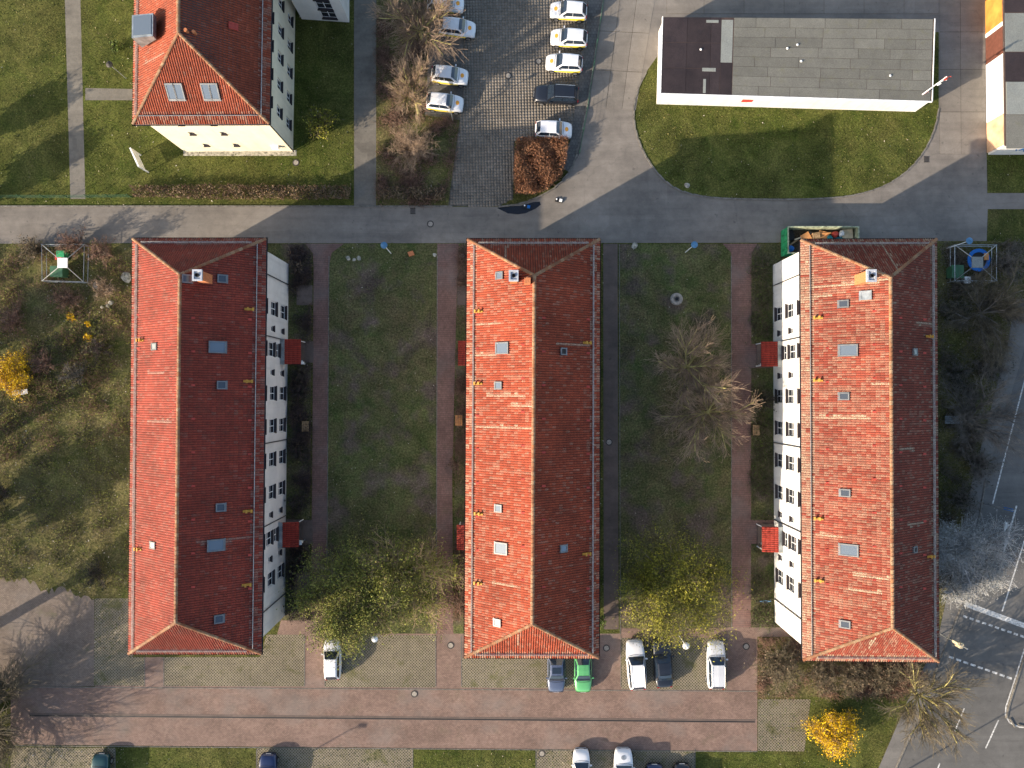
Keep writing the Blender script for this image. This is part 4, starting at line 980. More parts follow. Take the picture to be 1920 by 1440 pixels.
B_ = [('large brown leafless shrub at the bottom left corner of the right house', 1452,1238,2.3,2.4,'bark','lf_brown',900,240),
 ('brown shrub under the south end of the right house, left one of the row', 1532,1262,1.6,1.9,'bark','lf_brown',700,170),
 ('brown shrub under the south end of the right house, second of the row', 1592,1264,1.6,1.9,'bark','lf_brown',700,170),
 ('brown shrub under the south end of the right house, third of the row', 1650,1264,1.5,1.9,'bark','lf_brown',600,170),
 ('brown shrub under the south end of the right house, right one of the row', 1700,1262,1.4,1.6,'bark_red','lf_brown',500,120),
 ('dark green shrub beside the path left of the right house', 1424,752,1.8,1.3,'bark_dark','lf_dark',900,70),
 ('dark leafless shrub just above the bench beside the left house path', 566,735,1.2,1.0,'bark_dark','lf_dark',260,60),
 ('dark leafless shrub below the upper porch of the left house', 564,700,1.3,.9,'bark_dark','lf_dark',260,60),
 ('dark shrub in the bed below the bench beside the left house', 568,850,1.3,1.1,'bark_dark','lf_dark',300,70),
 ('dark shrub in the bed above the lower porch of the left house', 562,935,1.3,1.1,'bark_dark','lf_dark',300,70),
 ('dark shrub in the bed below the lower porch of the left house', 566,1048,1.3,1.0,'bark_dark','lf_dark',400,60),
 ('dark shrub at the foot of the olive trees beside the left house', 560,1135,1.4,1.2,'bark_dark','lf_dark',400,60),
 ('reddish brown shrub in the bed west of the middle house', 856,870,1.2,.9,'bark_red','lf_brown',260,60),
 ('dry brown shrub in the bed at the lower west side of the middle house', 858,1120,1.4,1.1,'bark_red','lf_brown',300,70),
 ('bare brown shrub behind the cross bar at the top of the green bin enclosure', 150,462,2.4,1.8,'bark_red','lf_brown',400,140),
 ('bare reddish shrub right of the green bin enclosure beside the left house', 205,478,2.8,1.7,'bark_red','lf_brown',400,150),
 ('brown shrub at the road edge left of the green bin enclosure', 72,470,1.8,1.9,'bark','lf_brown',500,120),
 ('tan shrub below the right corner of the green bin enclosure', 205,545,1.6,1.8,'bark_tan','lf_brown',400,120),
 ('brown shrub below the green bin enclosure', 130,560,1.4,2.0,'bark_red','lf_brown',500,130),
 ('grey brown shrub at the left edge above the forsythia', 30,600,1.6,2.3,'bark_red','lf_brown',300,140),
 ('brown shrub touching the right side of the left forsythia', 92,680,1.7,1.7,'bark_red','lf_brown',200,120),
 ('dark grey shrub in the middle of the left woodland floor', 150,705,1.7,1.7,'barkgrey','lf_dark',300,130),
 ('dark shrub beside the left house in the upper woodland', 190,655,1.4,1.6,'bark_dark','lf_dark',300,90),
 ('dark green shrub at the left edge of the woodland floor', 10,925,1.8,1.8,'bark_dark','lf_dark',900,90),
 ('dark green shrub near the lower end of the woodland beside the paving', 185,1075,1.3,1.7,'bark_dark','lf_dark',700,90),
 ('dark purple shrub right of the blue covered enclosure', 1875,500,2.2,1.9,'bark_dark','lf_dark',300,160),
 ('brown shrub at the right edge below the enclosure', 1890,590,2.2,1.9,'bark_tan','lf_brown',200,140),
 ('dark thicket shrub beside the road above the grey bare tree', 1848,690,1.9,2.1,'bark_dark','lf_dark',300,170),
 ('dark thicket shrub below the grey bare tree', 1826,870,1.9,2.0,'bark_dark','lf_dark',300,170),
 ('dark shrub above the silver tree beside the right house', 1795,935,1.6,1.8,'bark_dark','lf_dark',500,120),
 ('dark low shrub beside the upper east wall of the right house', 1785,590,1.4,1.6,'bark_dark','lf_dark',500,110),
 ('dark low shrub beside the east wall of the right house near the bench', 1786,700,1.4,1.6,'bark_dark','lf_dark',500,110),
 ('small dark shrub beside the south east corner of the middle house', 1126,1160,1.2,.6,'bark_dark','lf_green',400,30),
 ('small brown shrub beside the upper path east of the left house', 560,505,1.0,.8,'bark_dark','lf_brown',200,40)]
for lb, x, y, h, r, tw_, lf_, nl, ns in B_: bush(lb, x, y, h, r*(.85 if x < 250 else 1), 'barkgrey' if x > 1760 else tw_, lf_, nl, int(ns*(.5 if x < 250 else .8)), .09, thick=.016)
# trees beyond the left edge whose shadows fall into the picture
for (x, y, h, r, lb) in ((-120,880,13,1.7,'tall narrow tree left of the forsythia beyond the photo edge'), (-150,1060,12,3.0,'tall tree left of the woodland floor'), (-120,1235,11,1.3,'narrow tree left of the paving beyond the photo edge'), (-90,405,6,1.5,'narrow tree beside the road beyond the left edge'), (-110,300,5.5,1.2,'small tree beside the north lawn beyond the left edge'), (-160,720,9,2.0,'tree at the left edge behind the yellow forsythia')):
    tree(lb, x, y, h, r, 'bark', 'bark', (2, 3, 2, 2), leaf='lf_dark', nleaf=7000, lsize=.2, name='tree', r0=.5, up=1.2)

# ground cover: tufts of grass and fallen leaves standing on the lawns
house_polys = [[(p.x, p.y) for p in PP(e, 8)] for e in ([(262,455),(499,455),(490,1215),(254,1215)], [(880,455),(1120,455),(1118,1215),(878,1215)], [(1501,455),(1750,455),(1750,1225),(1505,1225)], [(255,-250),(505,-250),(505,225),(255,225)])]
house_polys += [[(p.x, p.y) for p in gq], [(xw, Yb), (xend, Yb), (xend, Yt), (xw, Yt)], [(p.x, p.y) for p in (a, b)]+[(b.x, b.y+14), (a.x, a.y+14)]]
gl_poly = [(p.x, p.y) for p in PP(garage_lawn)]
def scatter(n, x0, x1, y0, y1):
    x = np.random.uniform(x0, x1, n); y = np.random.uniform(y0, y1, n); bad = np.zeros(n, bool)
    for pl in PAVED: bad |= pip(x, y, pl)
    bad &= ~pip(x, y, gl_poly)
    for pl in house_polys: bad |= pip(x, y, pl)
    return x[~bad], y[~bad]
def tufts(name, x, y, h, w, mat, flat=False, clump=.6):
    n = len(x); a = np.random.uniform(0, 2*np.pi, n); hh = h*np.random.uniform(.5, 1.3, n); ww = w*np.random.uniform(.5, 1.4, n)
    dx, dy = np.cos(a)*ww, np.sin(a)*ww; lx, ly = np.random.normal(0, h*.6, n), np.random.normal(0, h*.6, n); z = np.full(n, .012)
    V = np.stack([np.stack([x-dx, y-dy, z], 1), np.stack([x+dx, y+dy, z], 1), np.stack([x+dx*.4+lx, y+dy*.4+ly, hh], 1), np.stack([x-dx*.4+lx, y-dy*.4+ly, hh*.9], 1)], 1)
    t = np.clip(.5+.25*np.sin(x*.9+np.sin(y*.7)*2)+np.random.normal(0, .25, n), 0, 1)[:, None].repeat(3, 1)
    return obj(name, V.reshape(-1, 3), np.arange(n*4).reshape(n, 4), M[mat], None, tone=t)
x, y = scatter(150000, -52, 52, -40, 42)
court = (x > -18.5) & (x < 25) & (y < 14)
# thin out tufts irregularly
den = .5+.5*np.sin(x*.55+2*np.sin(y*.31))*np.sin(y*.47+1.5*np.sin(x*.23)); kp = np.random.rand(len(x)) < .35+.65*den
tag(tufts('grass', x[kp & ~court], y[kp & ~court], .07, .05, 'lf_grass'), kind='stuff')
tag(tufts('grass', x[kp & court], y[kp & court], .06, .045, 'lf_grassd'), kind='stuff')
def undergrowth(polypx, n, h, twig, leaf, seed, litter=.5):
    w = [(p.x, p.y) for p in PP(polypx)]; arr = np.array(w); mn, mx = arr.min(0), arr.max(0)
    x = np.random.uniform(mn[0], mx[0], n*4); y = np.random.uniform(mn[1], mx[1], n*4); d = .5+.5*np.sin(x*1.1+seed+1.7*np.sin(y*.8))*np.sin(y*1.2+1.3*np.sin(x*.7+seed))
    k = pip(x, y, w) & (np.random.rand(n*4) < d**2.2)
    for pl in PAVED+house_polys: k &= ~pip(x, y, pl)
    x, y, d = x[k][:n], y[k][:n], d[k][:n]; m = len(x); hh = h*d*np.random.uniform(.3, 1.1, m); a = np.stack([x, y, np.zeros(m)], 1)
    b = a+np.stack([np.random.normal(0, .22, m), np.random.normal(0, .22, m), hh], 1); c = b+np.stack([np.random.normal(0, .16, m), np.random.normal(0, .16, m), hh*.3], 1)
    seg = np.concatenate([np.concatenate([a, b, np.full((m, 1), .014), np.full((m, 1), .009)], 1), np.concatenate([b, c, np.full((m, 1), .009), np.full((m, 1), .005)], 1)])
    v, f = tubes(seg, 3); tag(obj('undergrowth', v, f, M[twig]), kind='stuff')
    nl = int(m*litter); q = np.random.randint(0, m, nl); v, f = leaf_mesh(b[q], .07, .12); tag(obj('undergrowth_leaves', v, f, M[leaf], tone=clump_tone(v, nl, 1.5)), kind='stuff')
undergrowth([(-60,458),(250,458),(244,820),(-60,880)], 6500, .7, 'bark_red', 'lf_willow', 1, 1.6)
undergrowth([(-60,700),(246,560),(244,1110),(-60,1080)], 7000, .4, 'bark', 'lf_willow', 4, 1.6)
undergrowth([(1760,455),(1925,455),(1880,700),(1800,1000),(1762,1150)], 12000, .9, 'barkgrey', 'lf_brown', 2, .6)
undergrowth([(1410,1195),(1755,1200),(1735,1305),(1421,1308)], 5000, .7, 'bark_red', 'lf_brown', 3, .5)
undergrowth([(545,460),(584,460),(582,1165),(540,1165)], 9000, .55, 'bark_dark', 'lf_brown', 5, .6)
undergrowth([(856,460),(878,460),(876,1190),(852,1190)], 4000, .55, 'bark_red', 'lf_brown', 6, .6)
undergrowth([(1408,460),(1452,460),(1452,1175),(1408,1175)], 8000, .5, 'bark', 'lf_green', 7, .8)
undergrowth([(707,5),(800,5),(860,230),(842,385),(707,385)], 9000, .4, 'bark_red', 'lf_brown', 8, .6)
x, y = scatter(34000, -52, 52, -40, 42); k = (np.random.rand(len(x)) < np.where((x < -36) & (y < 14) | ((x > 38) & (y < 12)), 1.0, .14))
v, f = leaf_mesh(np.stack([x[k], y[k], np.full(k.sum(), .05)], 1), .075, .01); tag(obj('fallen_leaves', v, f, M['lf_litter'], tone=np.random.rand(len(f), 3)), kind='stuff')

# ------------------------------------------------------------------ vehicles
def car(label, px, py, head, paint_, kind='hatch', L=3.75, W=1.66, H=1.5, stripe=False, rails=False, sunroof=False, emblem=None, two_tone=None, group=None, name='parked_car'):
    c = P(px, py, .7); root = empty(name, (c.x, c.y, .02), R(head), label, 'car', group); hl = L/2
    K = {'hatch': dict(x=[-1, -.97, -.9, -.55, .0, .42, .78, .93, 1.0], z=[.62, .9, .98, 1.0, .98, .95, .84, .72, .52], wf=.46, rf=.12, rr=-.72, rb=-.95),
         'estate': dict(x=[-1, -.98, -.92, -.55, .0, .36, .74, .93, 1.0], z=[.6, .88, .97, .98, .95, .92, .82, .70, .50], wf=.40, rf=.10, rr=-.78, rb=-.95),
         'sedan': dict(x=[-1, -.98, -.9, -.62, .0, .38, .74, .93, 1.0], z=[.58, .86, .95, .98, .95, .93, .83, .70, .50], wf=.41, rf=.08, rr=-.38, rb=-.68)}[kind]
    zt = lambda s: float(np.interp(s, K['x'], K['z']))*(H/1.5)**.5
    hwf = lambda s: W/2*(1-.20*abs(s)**5-.05*max(0, s)**2)
    st = [-1, -.985, -.94, -.85, -.7, -.5, -.25, 0, .25, .45, .6, .75, .87, .95, .985, 1.0]; prof = []
    V, Fq = [], []
    for s in st:
        w, z = hwf(s), zt(s); e = .86 if abs(s) == 1 else (.95 if abs(s) > .98 else 1)
        w *= e; x = s*hl; half = [(w*.9, .2), (w*.985, .34), (w, .56), (w*.985, z-.16), (w*.93, z-.04), (w*.72, z+.012), (w*.35, z+.035)]
        ring = half+[(0, z+.04)]+[(-a, b) for a, b in reversed(half)]; V += [(x, a, b) for a, b in ring]
    n = 15
    for i in range(len(st)-1):
        for k in range(n-1): Fq.append((i*n+k, i*n+k+1, (i+1)*n+k+1, (i+1)*n+k))
        Fq.append((i*n+n-1, i*n, (i+1)*n, (i+1)*n+n-1))
    Fq.append(tuple(range(n))); Fq.append(tuple(reversed(range((len(st)-1)*n, len(st)*n))))
    body = obj('body', V, Fq, paint_, root, smooth=True)
    # greenhouse
    wf, rf_, rr, rb_ = [K[k]*hl for k in ('wf', 'rf', 'rr', 'rb')]; mid = (rf_+rr)/2
    gx = [wf, (wf+rf_)/2, rf_, mid, rr, (rr+rb_)/2 , rb_]; gt = [zt(wf/hl)+.01, (zt(wf/hl)+H)/2+.03, H-.03, H, H-.04, (H+zt(rb_/hl))/2+.04, zt(rb_/hl)+.01]
    wt_ = [W*.40, W*.385, W*.36, W*.355, W*.345, W*.36, W*.37]; V, Fq = [], []
    for x_, z_, w_ in zip(gx, gt, wt_):
        wb_ = hwf(x_/hl)*.93; zb = zt(x_/hl)-.03; V += [(x_, wb_, zb), (x_, w_, max(z_-.05, zb+.01)), (x_, w_*.8, z_), (x_, 0, z_+.02), (x_, -w_*.8, z_), (x_, -w_, max(z_-.05, zb+.01)), (x_, -wb_, zb)]
    for i in range(len(gx)-1):
        for k in range(6): Fq.append((i*7+k, i*7+k+1, (i+1)*7+k+1, (i+1)*7+k))
    cabin = obj('cabin', V, Fq, M['trim'] if two_tone else paint_, root, smooth=False)
    if two_tone: cabin.data.materials[0] = paint_
    def side(x_, f, sg):
        w_ = float(np.interp(-x_, [-a for a in gx], wt_)); z_ = float(np.interp(-x_, [-a for a in gx], gt)); wb_ = hwf(x_/hl)*.93; zb = zt(x_/hl)-.03; z2 = max(z_-.05, zb+.01)
        return (x_, sg*(wb_+(w_-wb_)*f+.008), zb+(z2-zb)*f+.004)
    for sg in (-1, 1):
        m0 = rf_-(rf_-rr)*.42
        for xs_ in ([wf-.30, rf_-.02, (rf_+m0)/2, m0+.02], [m0-.02, (m0+rr)/2, rr+.02, rr-(rr-rb_)*.55]):
            lo = [side(x_, .16, sg) for x_ in xs_]; hi_ = [side(x_, .93 if i not in ((0,) if xs_[0] > m0 else (3,)) else .45, sg) for i, x_ in enumerate(xs_)]
            obj('side_window', lo+hi_, [(i, i+1, i+5, i+4) if sg > 0 else (i+4, i+5, i+1, i) for i in range(3)], M['carglass'], root)
    def slant(x0, z0, w0, x1, z1, w1, nm, bow=.03, off=.012):
        vs = []
        for t in (0.06, .5, .95):
            for q_ in (-1, -.5, 0, .5, 1): vs.append((x0+(x1-x0)*t+(off if x0 > x1 else -off)*1.2, (w0+(w1-w0)*t)*q_, z0+(z1-z0)*t+off*1.5+.035*(1-q_*q_)+.045*math.sin(math.pi*t)))
        obj(nm, vs, [(r*5+i, r*5+i+1, r*5+i+6, r*5+i+5) for r in range(2) for i in range(4)], M['carglass'], root)
    slant(wf, gt[0], hwf(wf/hl)*.84, rf_, gt[2], W*.31, 'windshield'); slant(rb_, gt[-1], hwf(rb_/hl)*.78, rr, gt[4], W*.29, 'rear_window')
    # wheels, lights, mirrors
    wm = cached('wheel', lambda: MB().tube((0, -.1, 0), (0, .1, 0), .31, n=16).data('wheel', M['rubber'])); rmh = cached('rimm', lambda: MB().tube((0, -.112, 0), (0, .112, 0), .19, n=12).data('rim', M['rim']))
    for fx in (.64, -.64):
        for sg in (-1, 1):
            wo2 = inst('wheel', wm, root, Matrix.Translation((fx*hl, sg*(W/2-.085), .30))); inst('rim', rmh, wo2)
    for sg in (-1, 1):
        xh = .9*hl; yh = sg*hwf(.9)*.80; zh = zt(.9)-.015; ya = sg*hwf(.9)*.55
        obj('headlight', [(xh-.22, yh*1.08, zh+.045), (xh-.05, ya, zh+.04), (xh+.13, ya*1.02, zh-.09), (xh+.08, yh*1.08, zh-.13)], [(0, 1, 2, 3) if sg < 0 else (3, 2, 1, 0)], M['lamp_glass'], root)
        MB().obox((-hl*.975, sg*hwf(-.97)*.82, zt(-.95)-.12), (.03, 0, 0), (0, .1, 0), (0, 0, .09)).build('tail_light', M['tail'], root)
        MB().obox((wf-.28, sg*(W/2+.05), zt(wf/hl)+.06), (.06, 0, 0), (0, .1, 0), (0, 0, .06)).build('mirror', paint_, root)
    MB().obox((hl*.985, 0, .38), (.03, 0, 0), (0, W*.34, 0), (0, 0, .09)).build('bumper_grille', M['trim'], root)
    for sx_, nm_ in ((hl+.005, 'number_plate'), (-hl-.005, 'number_plate')): MB().obox((sx_, 0, .5), (.008, 0, 0), (0, .26, 0), (0, 0, .055)).build(nm_, M['white'], root)
    sm = MB(); xh_ = wf+.02; vs = []
    for t_ in np.linspace(-1, 1, 7): vs += [(xh_+.10*(1-t_*t_), t_*hwf(xh_/hl)*.9, zt(xh_/hl)+.05-.06*abs(t_)**3), (xh_+.03+.10*(1-t_*t_), t_*hwf(xh_/hl)*.9, zt(xh_/hl)+.05-.06*abs(t_)**3)]
    obj('hood_seam', vs, [(2*i, 2*i+2, 2*i+3, 2*i+1) for i in range(6)], M['trim'], root)
    if rails:
        for sg in (-1, 1): MB().tube((rf_-.1, sg*W*.33, H+.02), (rr-.05, sg*W*.32, H+.0), .02, n=5).build('roof_rail', M['rim'], root)
    if sunroof: MB().obox((rf_-.45, 0, H+.015), (.28, 0, 0), (0, W*.24, 0), (0, 0, .012)).build('sunroof', M['carglass'], root)
    if stripe:
        for sg in (-1, 1):
            vs = []; ss = np.linspace(.52, -.9, 9)
            for s in ss:
                w = hwf(s)+.006; f_ = .30+.24*min(1, (.6-s)); vs += [(s*hl, sg*w, .44), (s*hl, sg*w*1.0, .44+f_*.62)]
            obj('side_stripe', vs, [(2*i, 2*i+1, 2*i+3, 2*i+2) if sg > 0 else (2*i+2, 2*i+3, 2*i+1, 2*i) for i in range(8)], M['yellow'], root)
    if emblem:
        m = MB(); cx = hl*.7; N = 14
        for (r_, dz, mt) in ((emblem, .0, None),):
            vs = [(cx, 0, zt(.7)+.052)]
            for i in range(N):
                t = 2*math.pi*i/N; xx = cx+math.cos(t)*r_*.8; yy = math.sin(t)*r_; vs.append((xx, yy, zt(xx/hl)+.052-.12*yy*yy*.6))
            m.add(vs, [(0, i+1, (i+1) % N+1) for i in range(N)])
        e = m.build('hood_emblem', M['orange'] if stripe else M['steel'], root)
    return root
W_ = M['p_white']; G_ = 'white service cars with yellow stripes'
for lb, x, y, hd in (('white service car half cut by the top edge in the left row', 835,6,-6), ('white service car second from the top in the left row, beside the bare tree', 857,52,-6),
    ('white service car third from the top in the left row of the car park', 843,141,-6), ('white service car at the bottom of the left row with branch shadows on its roof', 834,192,-6),
    ('white service car at the top of the right row with a bold yellow side', 1066,20,176), ('white service car second from the top in the right row', 1067,71,176), ('white service car directly above the black car', 1058,118,176),
    ('white service car alone below the black car beside the copper hedge', 1038,243,-2)):
    car(lb, x, y, hd, W_, 'hatch', 3.62, 1.66, 1.5, stripe=True, emblem=.22, group=G_)
car('black estate car with roof rails in the right row of the white cars', 1043, 177, 177, M['p_black'], 'estate', 4.4, 1.8, 1.6, rails=True)
car('white car half hidden under the olive tree beside the left house', 623, 1236, 91, W_, 'hatch', 3.9, 1.7, 1.5)
car('slate blue car with dark sunroof half under the middle roof edge', 1043, 1258, -90, M['p_slate'], 'sedan', 4.2, 1.75, 1.42, sunroof=True)
car('light green car beside the slate blue one at the middle roof edge', 1093, 1258, -89, M['p_green'], 'sedan', 4.2, 1.72, 1.42)
car('white estate car with dark side panels, left of the black sedan', 1193, 1247, 94, W_, 'estate', 4.75, 1.84, 1.47, two_tone=True, rails=True)
car('black sedan between the white estate and the mushroom lamp', 1243, 1243, 94, M['p_black'], 'sedan', 4.7, 1.82, 1.42)
car('silver white estate car standing alone at the right end of the bay', 1343, 1247, 90, M['p_grey'], 'estate', 4.6, 1.8, 1.48, rails=True)
car('white rounded car at the bottom edge, left one of the pair', 1090, 1444, 90, W_, 'hatch', 3.9, 1.68, 1.45)
car('white car with round hood emblem at the bottom edge', 1169, 1449, 90, W_, 'estate', 4.5, 1.85, 1.7, emblem=.26)
car('dark blue car just entering the bottom edge right of the white cars', 1228, 1474, 90, M['p_navy'], 'hatch', 4.0, 1.7, 1.45)
car('black car just entering the bottom edge at the right end of the row', 1280, 1473, 90, M['p_black'], 'hatch', 4.0, 1.7, 1.45)
car('dark teal car cut by the bottom edge at the lower left', 187, 1456, 88, M['p_teal'], 'hatch', 4.2, 1.75, 1.6)
car('navy blue car cut by the bottom edge below the left house', 502, 1454, 90, M['p_navy'], 'hatch', 4.0, 1.72, 1.5)

# ------------------------------------------------------------------ street furniture and small things
def park_lamp(label, px, py, h, cap='blue', r=.32, name='park_lamp', group='mushroom lamps'):
    b = P(px, py); root = empty(name, b, 0, label, 'lamp', group)
    MB().tube((0, 0, 0), (0, 0, h-.15), .05, .035, n=8).build('pole', M['white'] if cap != 'brown' else M['steel'], root)
    MB().lathe([(.05, h-.35), (.16, h-.3), (.17, h-.12), (.1, h-.1)], 12).build('lantern', M['lamp_glass'], root)
    MB().lathe([(r, h-.12), (r, h-.08), (r*.7, h+.0), (r*.25, h+.06), (.05, h+.09)], 18).build('lamp_cap', M[cap if cap != 'brown' else 'iron'], root, smooth=False)
park_lamp('park lamp with blue disc cap beside the road above the left courtyard', 733, 475, 3.9)
park_lamp('park lamp with blue disc cap beside the road above the right courtyard', 1285, 473, 3.6)
park_lamp('park lamp with blue disc cap beside the blue covered enclosure', 1775, 466, 3.6)
park_lamp('park lamp with white disc cap beside the black sedan', 1272, 1190, 3.2, 'white', .33)
park_lamp('park lamp with white disc cap under the olive trees', 714, 1178, 3.2, 'white', .3)
park_lamp('park lamp with dull brown cap on the lawn left of the cream building', 237, 147, 3.1, 'brown')
park_lamp('park lamp post at the bottom corner of the white service cars', 849, 226, 3.4, 'brown', .15)
park_lamp('white disc lamp leaning against the garage wall', 1535, 196, .75, 'white', .27)
def lamp_mast(label, px, py, h, arm, mat='steel'):
    b = P(px, py); root = empty('street_lamp', b, 0, label, 'lamp')
    MB().tube((0, 0, 0), (0, 0, h), .09, .05, n=8).build('pole', M[mat], root)
    MB().tube((0, 0, h), (arm[0], arm[1], h+.2), .04, n=6).build('arm', M[mat], root)
    MB().obox((arm[0]*1.15, arm[1]*1.15, h+.2), (.35, 0, 0), (0, .16, 0), (0, 0, .06)).build('lamp_head', M[mat], root)
lamp_mast('slim street lamp below the bottom edge throwing its shadow over the drive', 372, 1530, 6.0, (.6, .1))
lamp_mast('tall street lamp beyond the lower right edge beside the main road', 1640, 1478, 8.5, (.9, .2))
# sign gantry pole at the road
root = empty('road_sign', P(1838, 943), 0, 'thin pole with a blue edged sign beside the main road above the silver tree', 'sign')
MB().tube((0, 0, 0), (0, 0, 4.6), .05, n=8).build('pole', M['steel'], root); MB().obox((.04, 0, 3.9), (.02, 0, 0), (0, .12, 0), (0, 0, .6)).build('sign_plate', M['bluetarp'], root)
# traffic light
root = empty('traffic_light', P(1764, 1189), 0, 'traffic light mast with pale signal heads at the zebra stop line', 'traffic light')
MB().tube((0, 0, 0), (0, 0, 4.1), .06, n=8).build('pole', M['steel'], root)
for k, (dx, dy) in enumerate(((.18, .05), (-.18, .12), (.05, -.2))):
    hd = MB().box(dx-.12, dx+.12, dy-.12, dy+.12, 2.3, 3.1).build('signal_head', M['cream'], root)
    for j_ in range(3): MB().tube((dx+.12, dy, 2.43+j_*.26), (dx+.2, dy, 2.43+j_*.26), .09, n=8).build('lens_hood', M['black'], hd)
# flag mast at the garage corner
root = empty('flag_mast', P(1701, 198), 0, 'slim white flag mast with a limp red and white banner at the garage corner', 'flagpole')
MB().tube((0, 0, 0), (0, 0, 6.4), .06, .04, n=8).build('pole', M['white'], root)
def banner(z0, z1, mat, off, w):
    vs = []; n = 9
    for i in range(n):
        z = z0+(z1-z0)*i/(n-1)
        for j in range(4):
            vs.append((off+.05+w*j/3*(.6+.4*math.sin(i*.9)), .06*math.sin(i*1.3+j*2), z))
    return vs, [(i*4+j, i*4+j+1, (i+1)*4+j+1, (i+1)*4+j) for i in range(n-1) for j in range(3)]
v_, f_ = banner(4.6, 5.7, M['white'], 0, .45); fo = obj('banner', v_, f_, M['white'], root, smooth=True)
v_, f_ = banner(5.7, 6.4, M['red'], 0, .45); obj('banner', v_, f_, M['red'], root, smooth=True)
v_, f_ = banner(1.6, 3.2, M['red'], 0, .25); obj('banner', v_, f_, plain('pink faded cloth', (.55, .3, .3), .8), root, smooth=True)
# fence along the road, top left
def wire_fence(label, pts, h, step, posts=None):
    ps = PP(pts); root = empty('wire_fence', ps[0], 0, label, 'fence'); o_ = ps[0]; w = MB()
    for a_, b_ in zip(ps[:-1], ps[1:]):
        L_ = (b_-a_).length; k = max(1, round(L_/step))
        for i in range(k+1):
            p = a_+(b_-a_)*(i/k)-o_; MB().tube(p, p+Vector((0, 0, h+.05)), .035, n=6).build('post', M['fencegreen'], root)
        for z in np.arange(.08, h, .18): w.tube(a_-o_+Vector((0, 0, z)), b_-o_+Vector((0, 0, z)), .007, n=3, cap=False)
        for i in range(int(L_/.14)):
            p = a_+(b_-a_)*(i*.14/L_)-o_; w.tube(p+Vector((0, 0, .05)), p+Vector((0, 0, h)), .004, n=3, cap=False)
    x = w.build('wire_mesh', M['fencegreen'], root); x['kind'] = 'stuff'
wire_fence('green wire mesh fence beside the road at the left edge', [(-40,371),(130,371),(248,370)], 1.05, 2.35)
wire_fence('green wire mesh fence along the kerb right of the car park', [(1131,0),(1101,204),(1086,288)], .9, 2.4)
# manholes and gullies
def manhole(label, px, py, r=.34, ring='iron', mid='manconc'):
    root = empty('manhole_cover', P(px, py, .0), 0, label, 'manhole cover', 'round manhole covers'); z = .03
    MB().lathe([(r, .0), (r, z), (r*.72, z+.002), (r*.72, z-.01)], 20).build('ring', M[ring], root); MB().lathe([(r*.7, .0), (r*.7, z+.004)], 20).build('lid', M[mid], root)
for lb, x_, y_ in (('manhole cover in the road above the left courtyard', 807,420), ('manhole cover in the middle of the car park, lower left of two', 953,142), ('manhole cover in the car park beside the third white car', 1010,115),
    ('manhole cover in the red drive below the olive tree', 777,1301), ('manhole cover in the grid pavers at the bottom edge', 1016,1413), ('pale manhole cover in the path left of the middle house corner', 845,1210),
    ('pale manhole cover in the shade beside the middle house corner', 1137,1215), ('manhole cover on the dark path east of the middle house', 1142,829), ('manhole cover beside the silver white estate car', 1399,1212), ('small pale manhole cover at the cream building corner', 555,305)):
    manhole(lb, x_, y_)
MB().lathe([(.62, 0), (.6, .22), (.5, .24), (.5, .24), (.28, .24), (.26, .05)], 24).build('concrete_ring', M['manconc']).location = P(1268, 561)
tag(bpy.data.objects['concrete_ring'], 'round concrete well ring with a dark hole on the upper right courtyard lawn', 'well')
wc = MB().lathe([(.16, .2), (.16, .26)], 12).build('lid', M['black'], bpy.data.objects['concrete_ring'])  # black disc stands in for the darkness inside the ring's hole
for lb, x_, y_ in (('square drain grate in the road above the left courtyard', 774,396), ('square drain grate at the kerb of the oval lawn', 1737,299)):
    g = MB()
    for k in range(6): g.box(-.25, .25, -.25+k*.09, -.21+k*.09, 0, .035)
    g.box(-.27, .27, -.29, -.25, 0, .04).box(-.27, .27, .25, .29, 0, .04); o = g.build('drain_grate', M['iron']); o.location = P(x_, y_); tag(o, lb, 'drain grate')
# boulders
def boulder(label, px, py, r, mat='stone', name='boulder', flat=.6):
    m = MB(); n = 10; pr = [(.35, 0), (.9, .15), (1.0, .45), (.8, .8), (.4, 1.0)]; vs = []
    for a_, z in pr:
        for i in range(n):
            t = 2*math.pi*i/n; k = r*a_*random.uniform(.82, 1.15); vs.append((math.cos(t)*k, math.sin(t)*k*.8, z*r*flat*random.uniform(.9, 1.1)))
    m.add(vs, [(k*n+i, k*n+(i+1) % n, (k+1)*n+(i+1) % n, (k+1)*n+i) for k in range(len(pr)-1) for i in range(n)]+[tuple(range((len(pr)-1)*n, len(pr)*n))])
    o = m.build(name, M[mat]); o.location = P(px, py); o.rotation_euler[2] = random.random()*6; tag(o, label, 'boulder')
for lb, x_, y_, r in (('left one of three grey boulders at the top of the left courtyard', 653,484,.26), ('middle one of three grey boulders at the top of the left courtyard', 664,487,.2), ('right one of three grey boulders at the top of the left courtyard', 673,484,.26),
    ('small boulder left of the red path at the road', 815,478,.22), ('small boulder right of the red path at the road beside the middle house', 866,480,.26), ('pale boulder beside the road right of the middle house', 1190,461,.36),
    ('pale boulder on the oval lawn edge at the road', 1288,348,.3), ('upper pale boulder in the leaf litter below the green bin enclosure', 209,568,.3), ('lower pale boulder in the leaf litter, beside a smaller one', 203,574,.24), ('smallest pale boulder in the leaf litter', 192,576,.18),
    ('large tan boulder beside the top corner of the left house', 238,520,.6), ('boulder at the right foot of the green bin enclosure', 181,535,.35)): boulder(lb, x_, y_, r)
bk = MB().obox((0, 0, .12), (.26, .08, 0), (-.08, .2, 0), (0, 0, .12)).build('brick_block', M['chimney']); bk.location = P(771, 476); tag(bk, 'small red brick block on the grass at the top of the left courtyard', 'brick block')
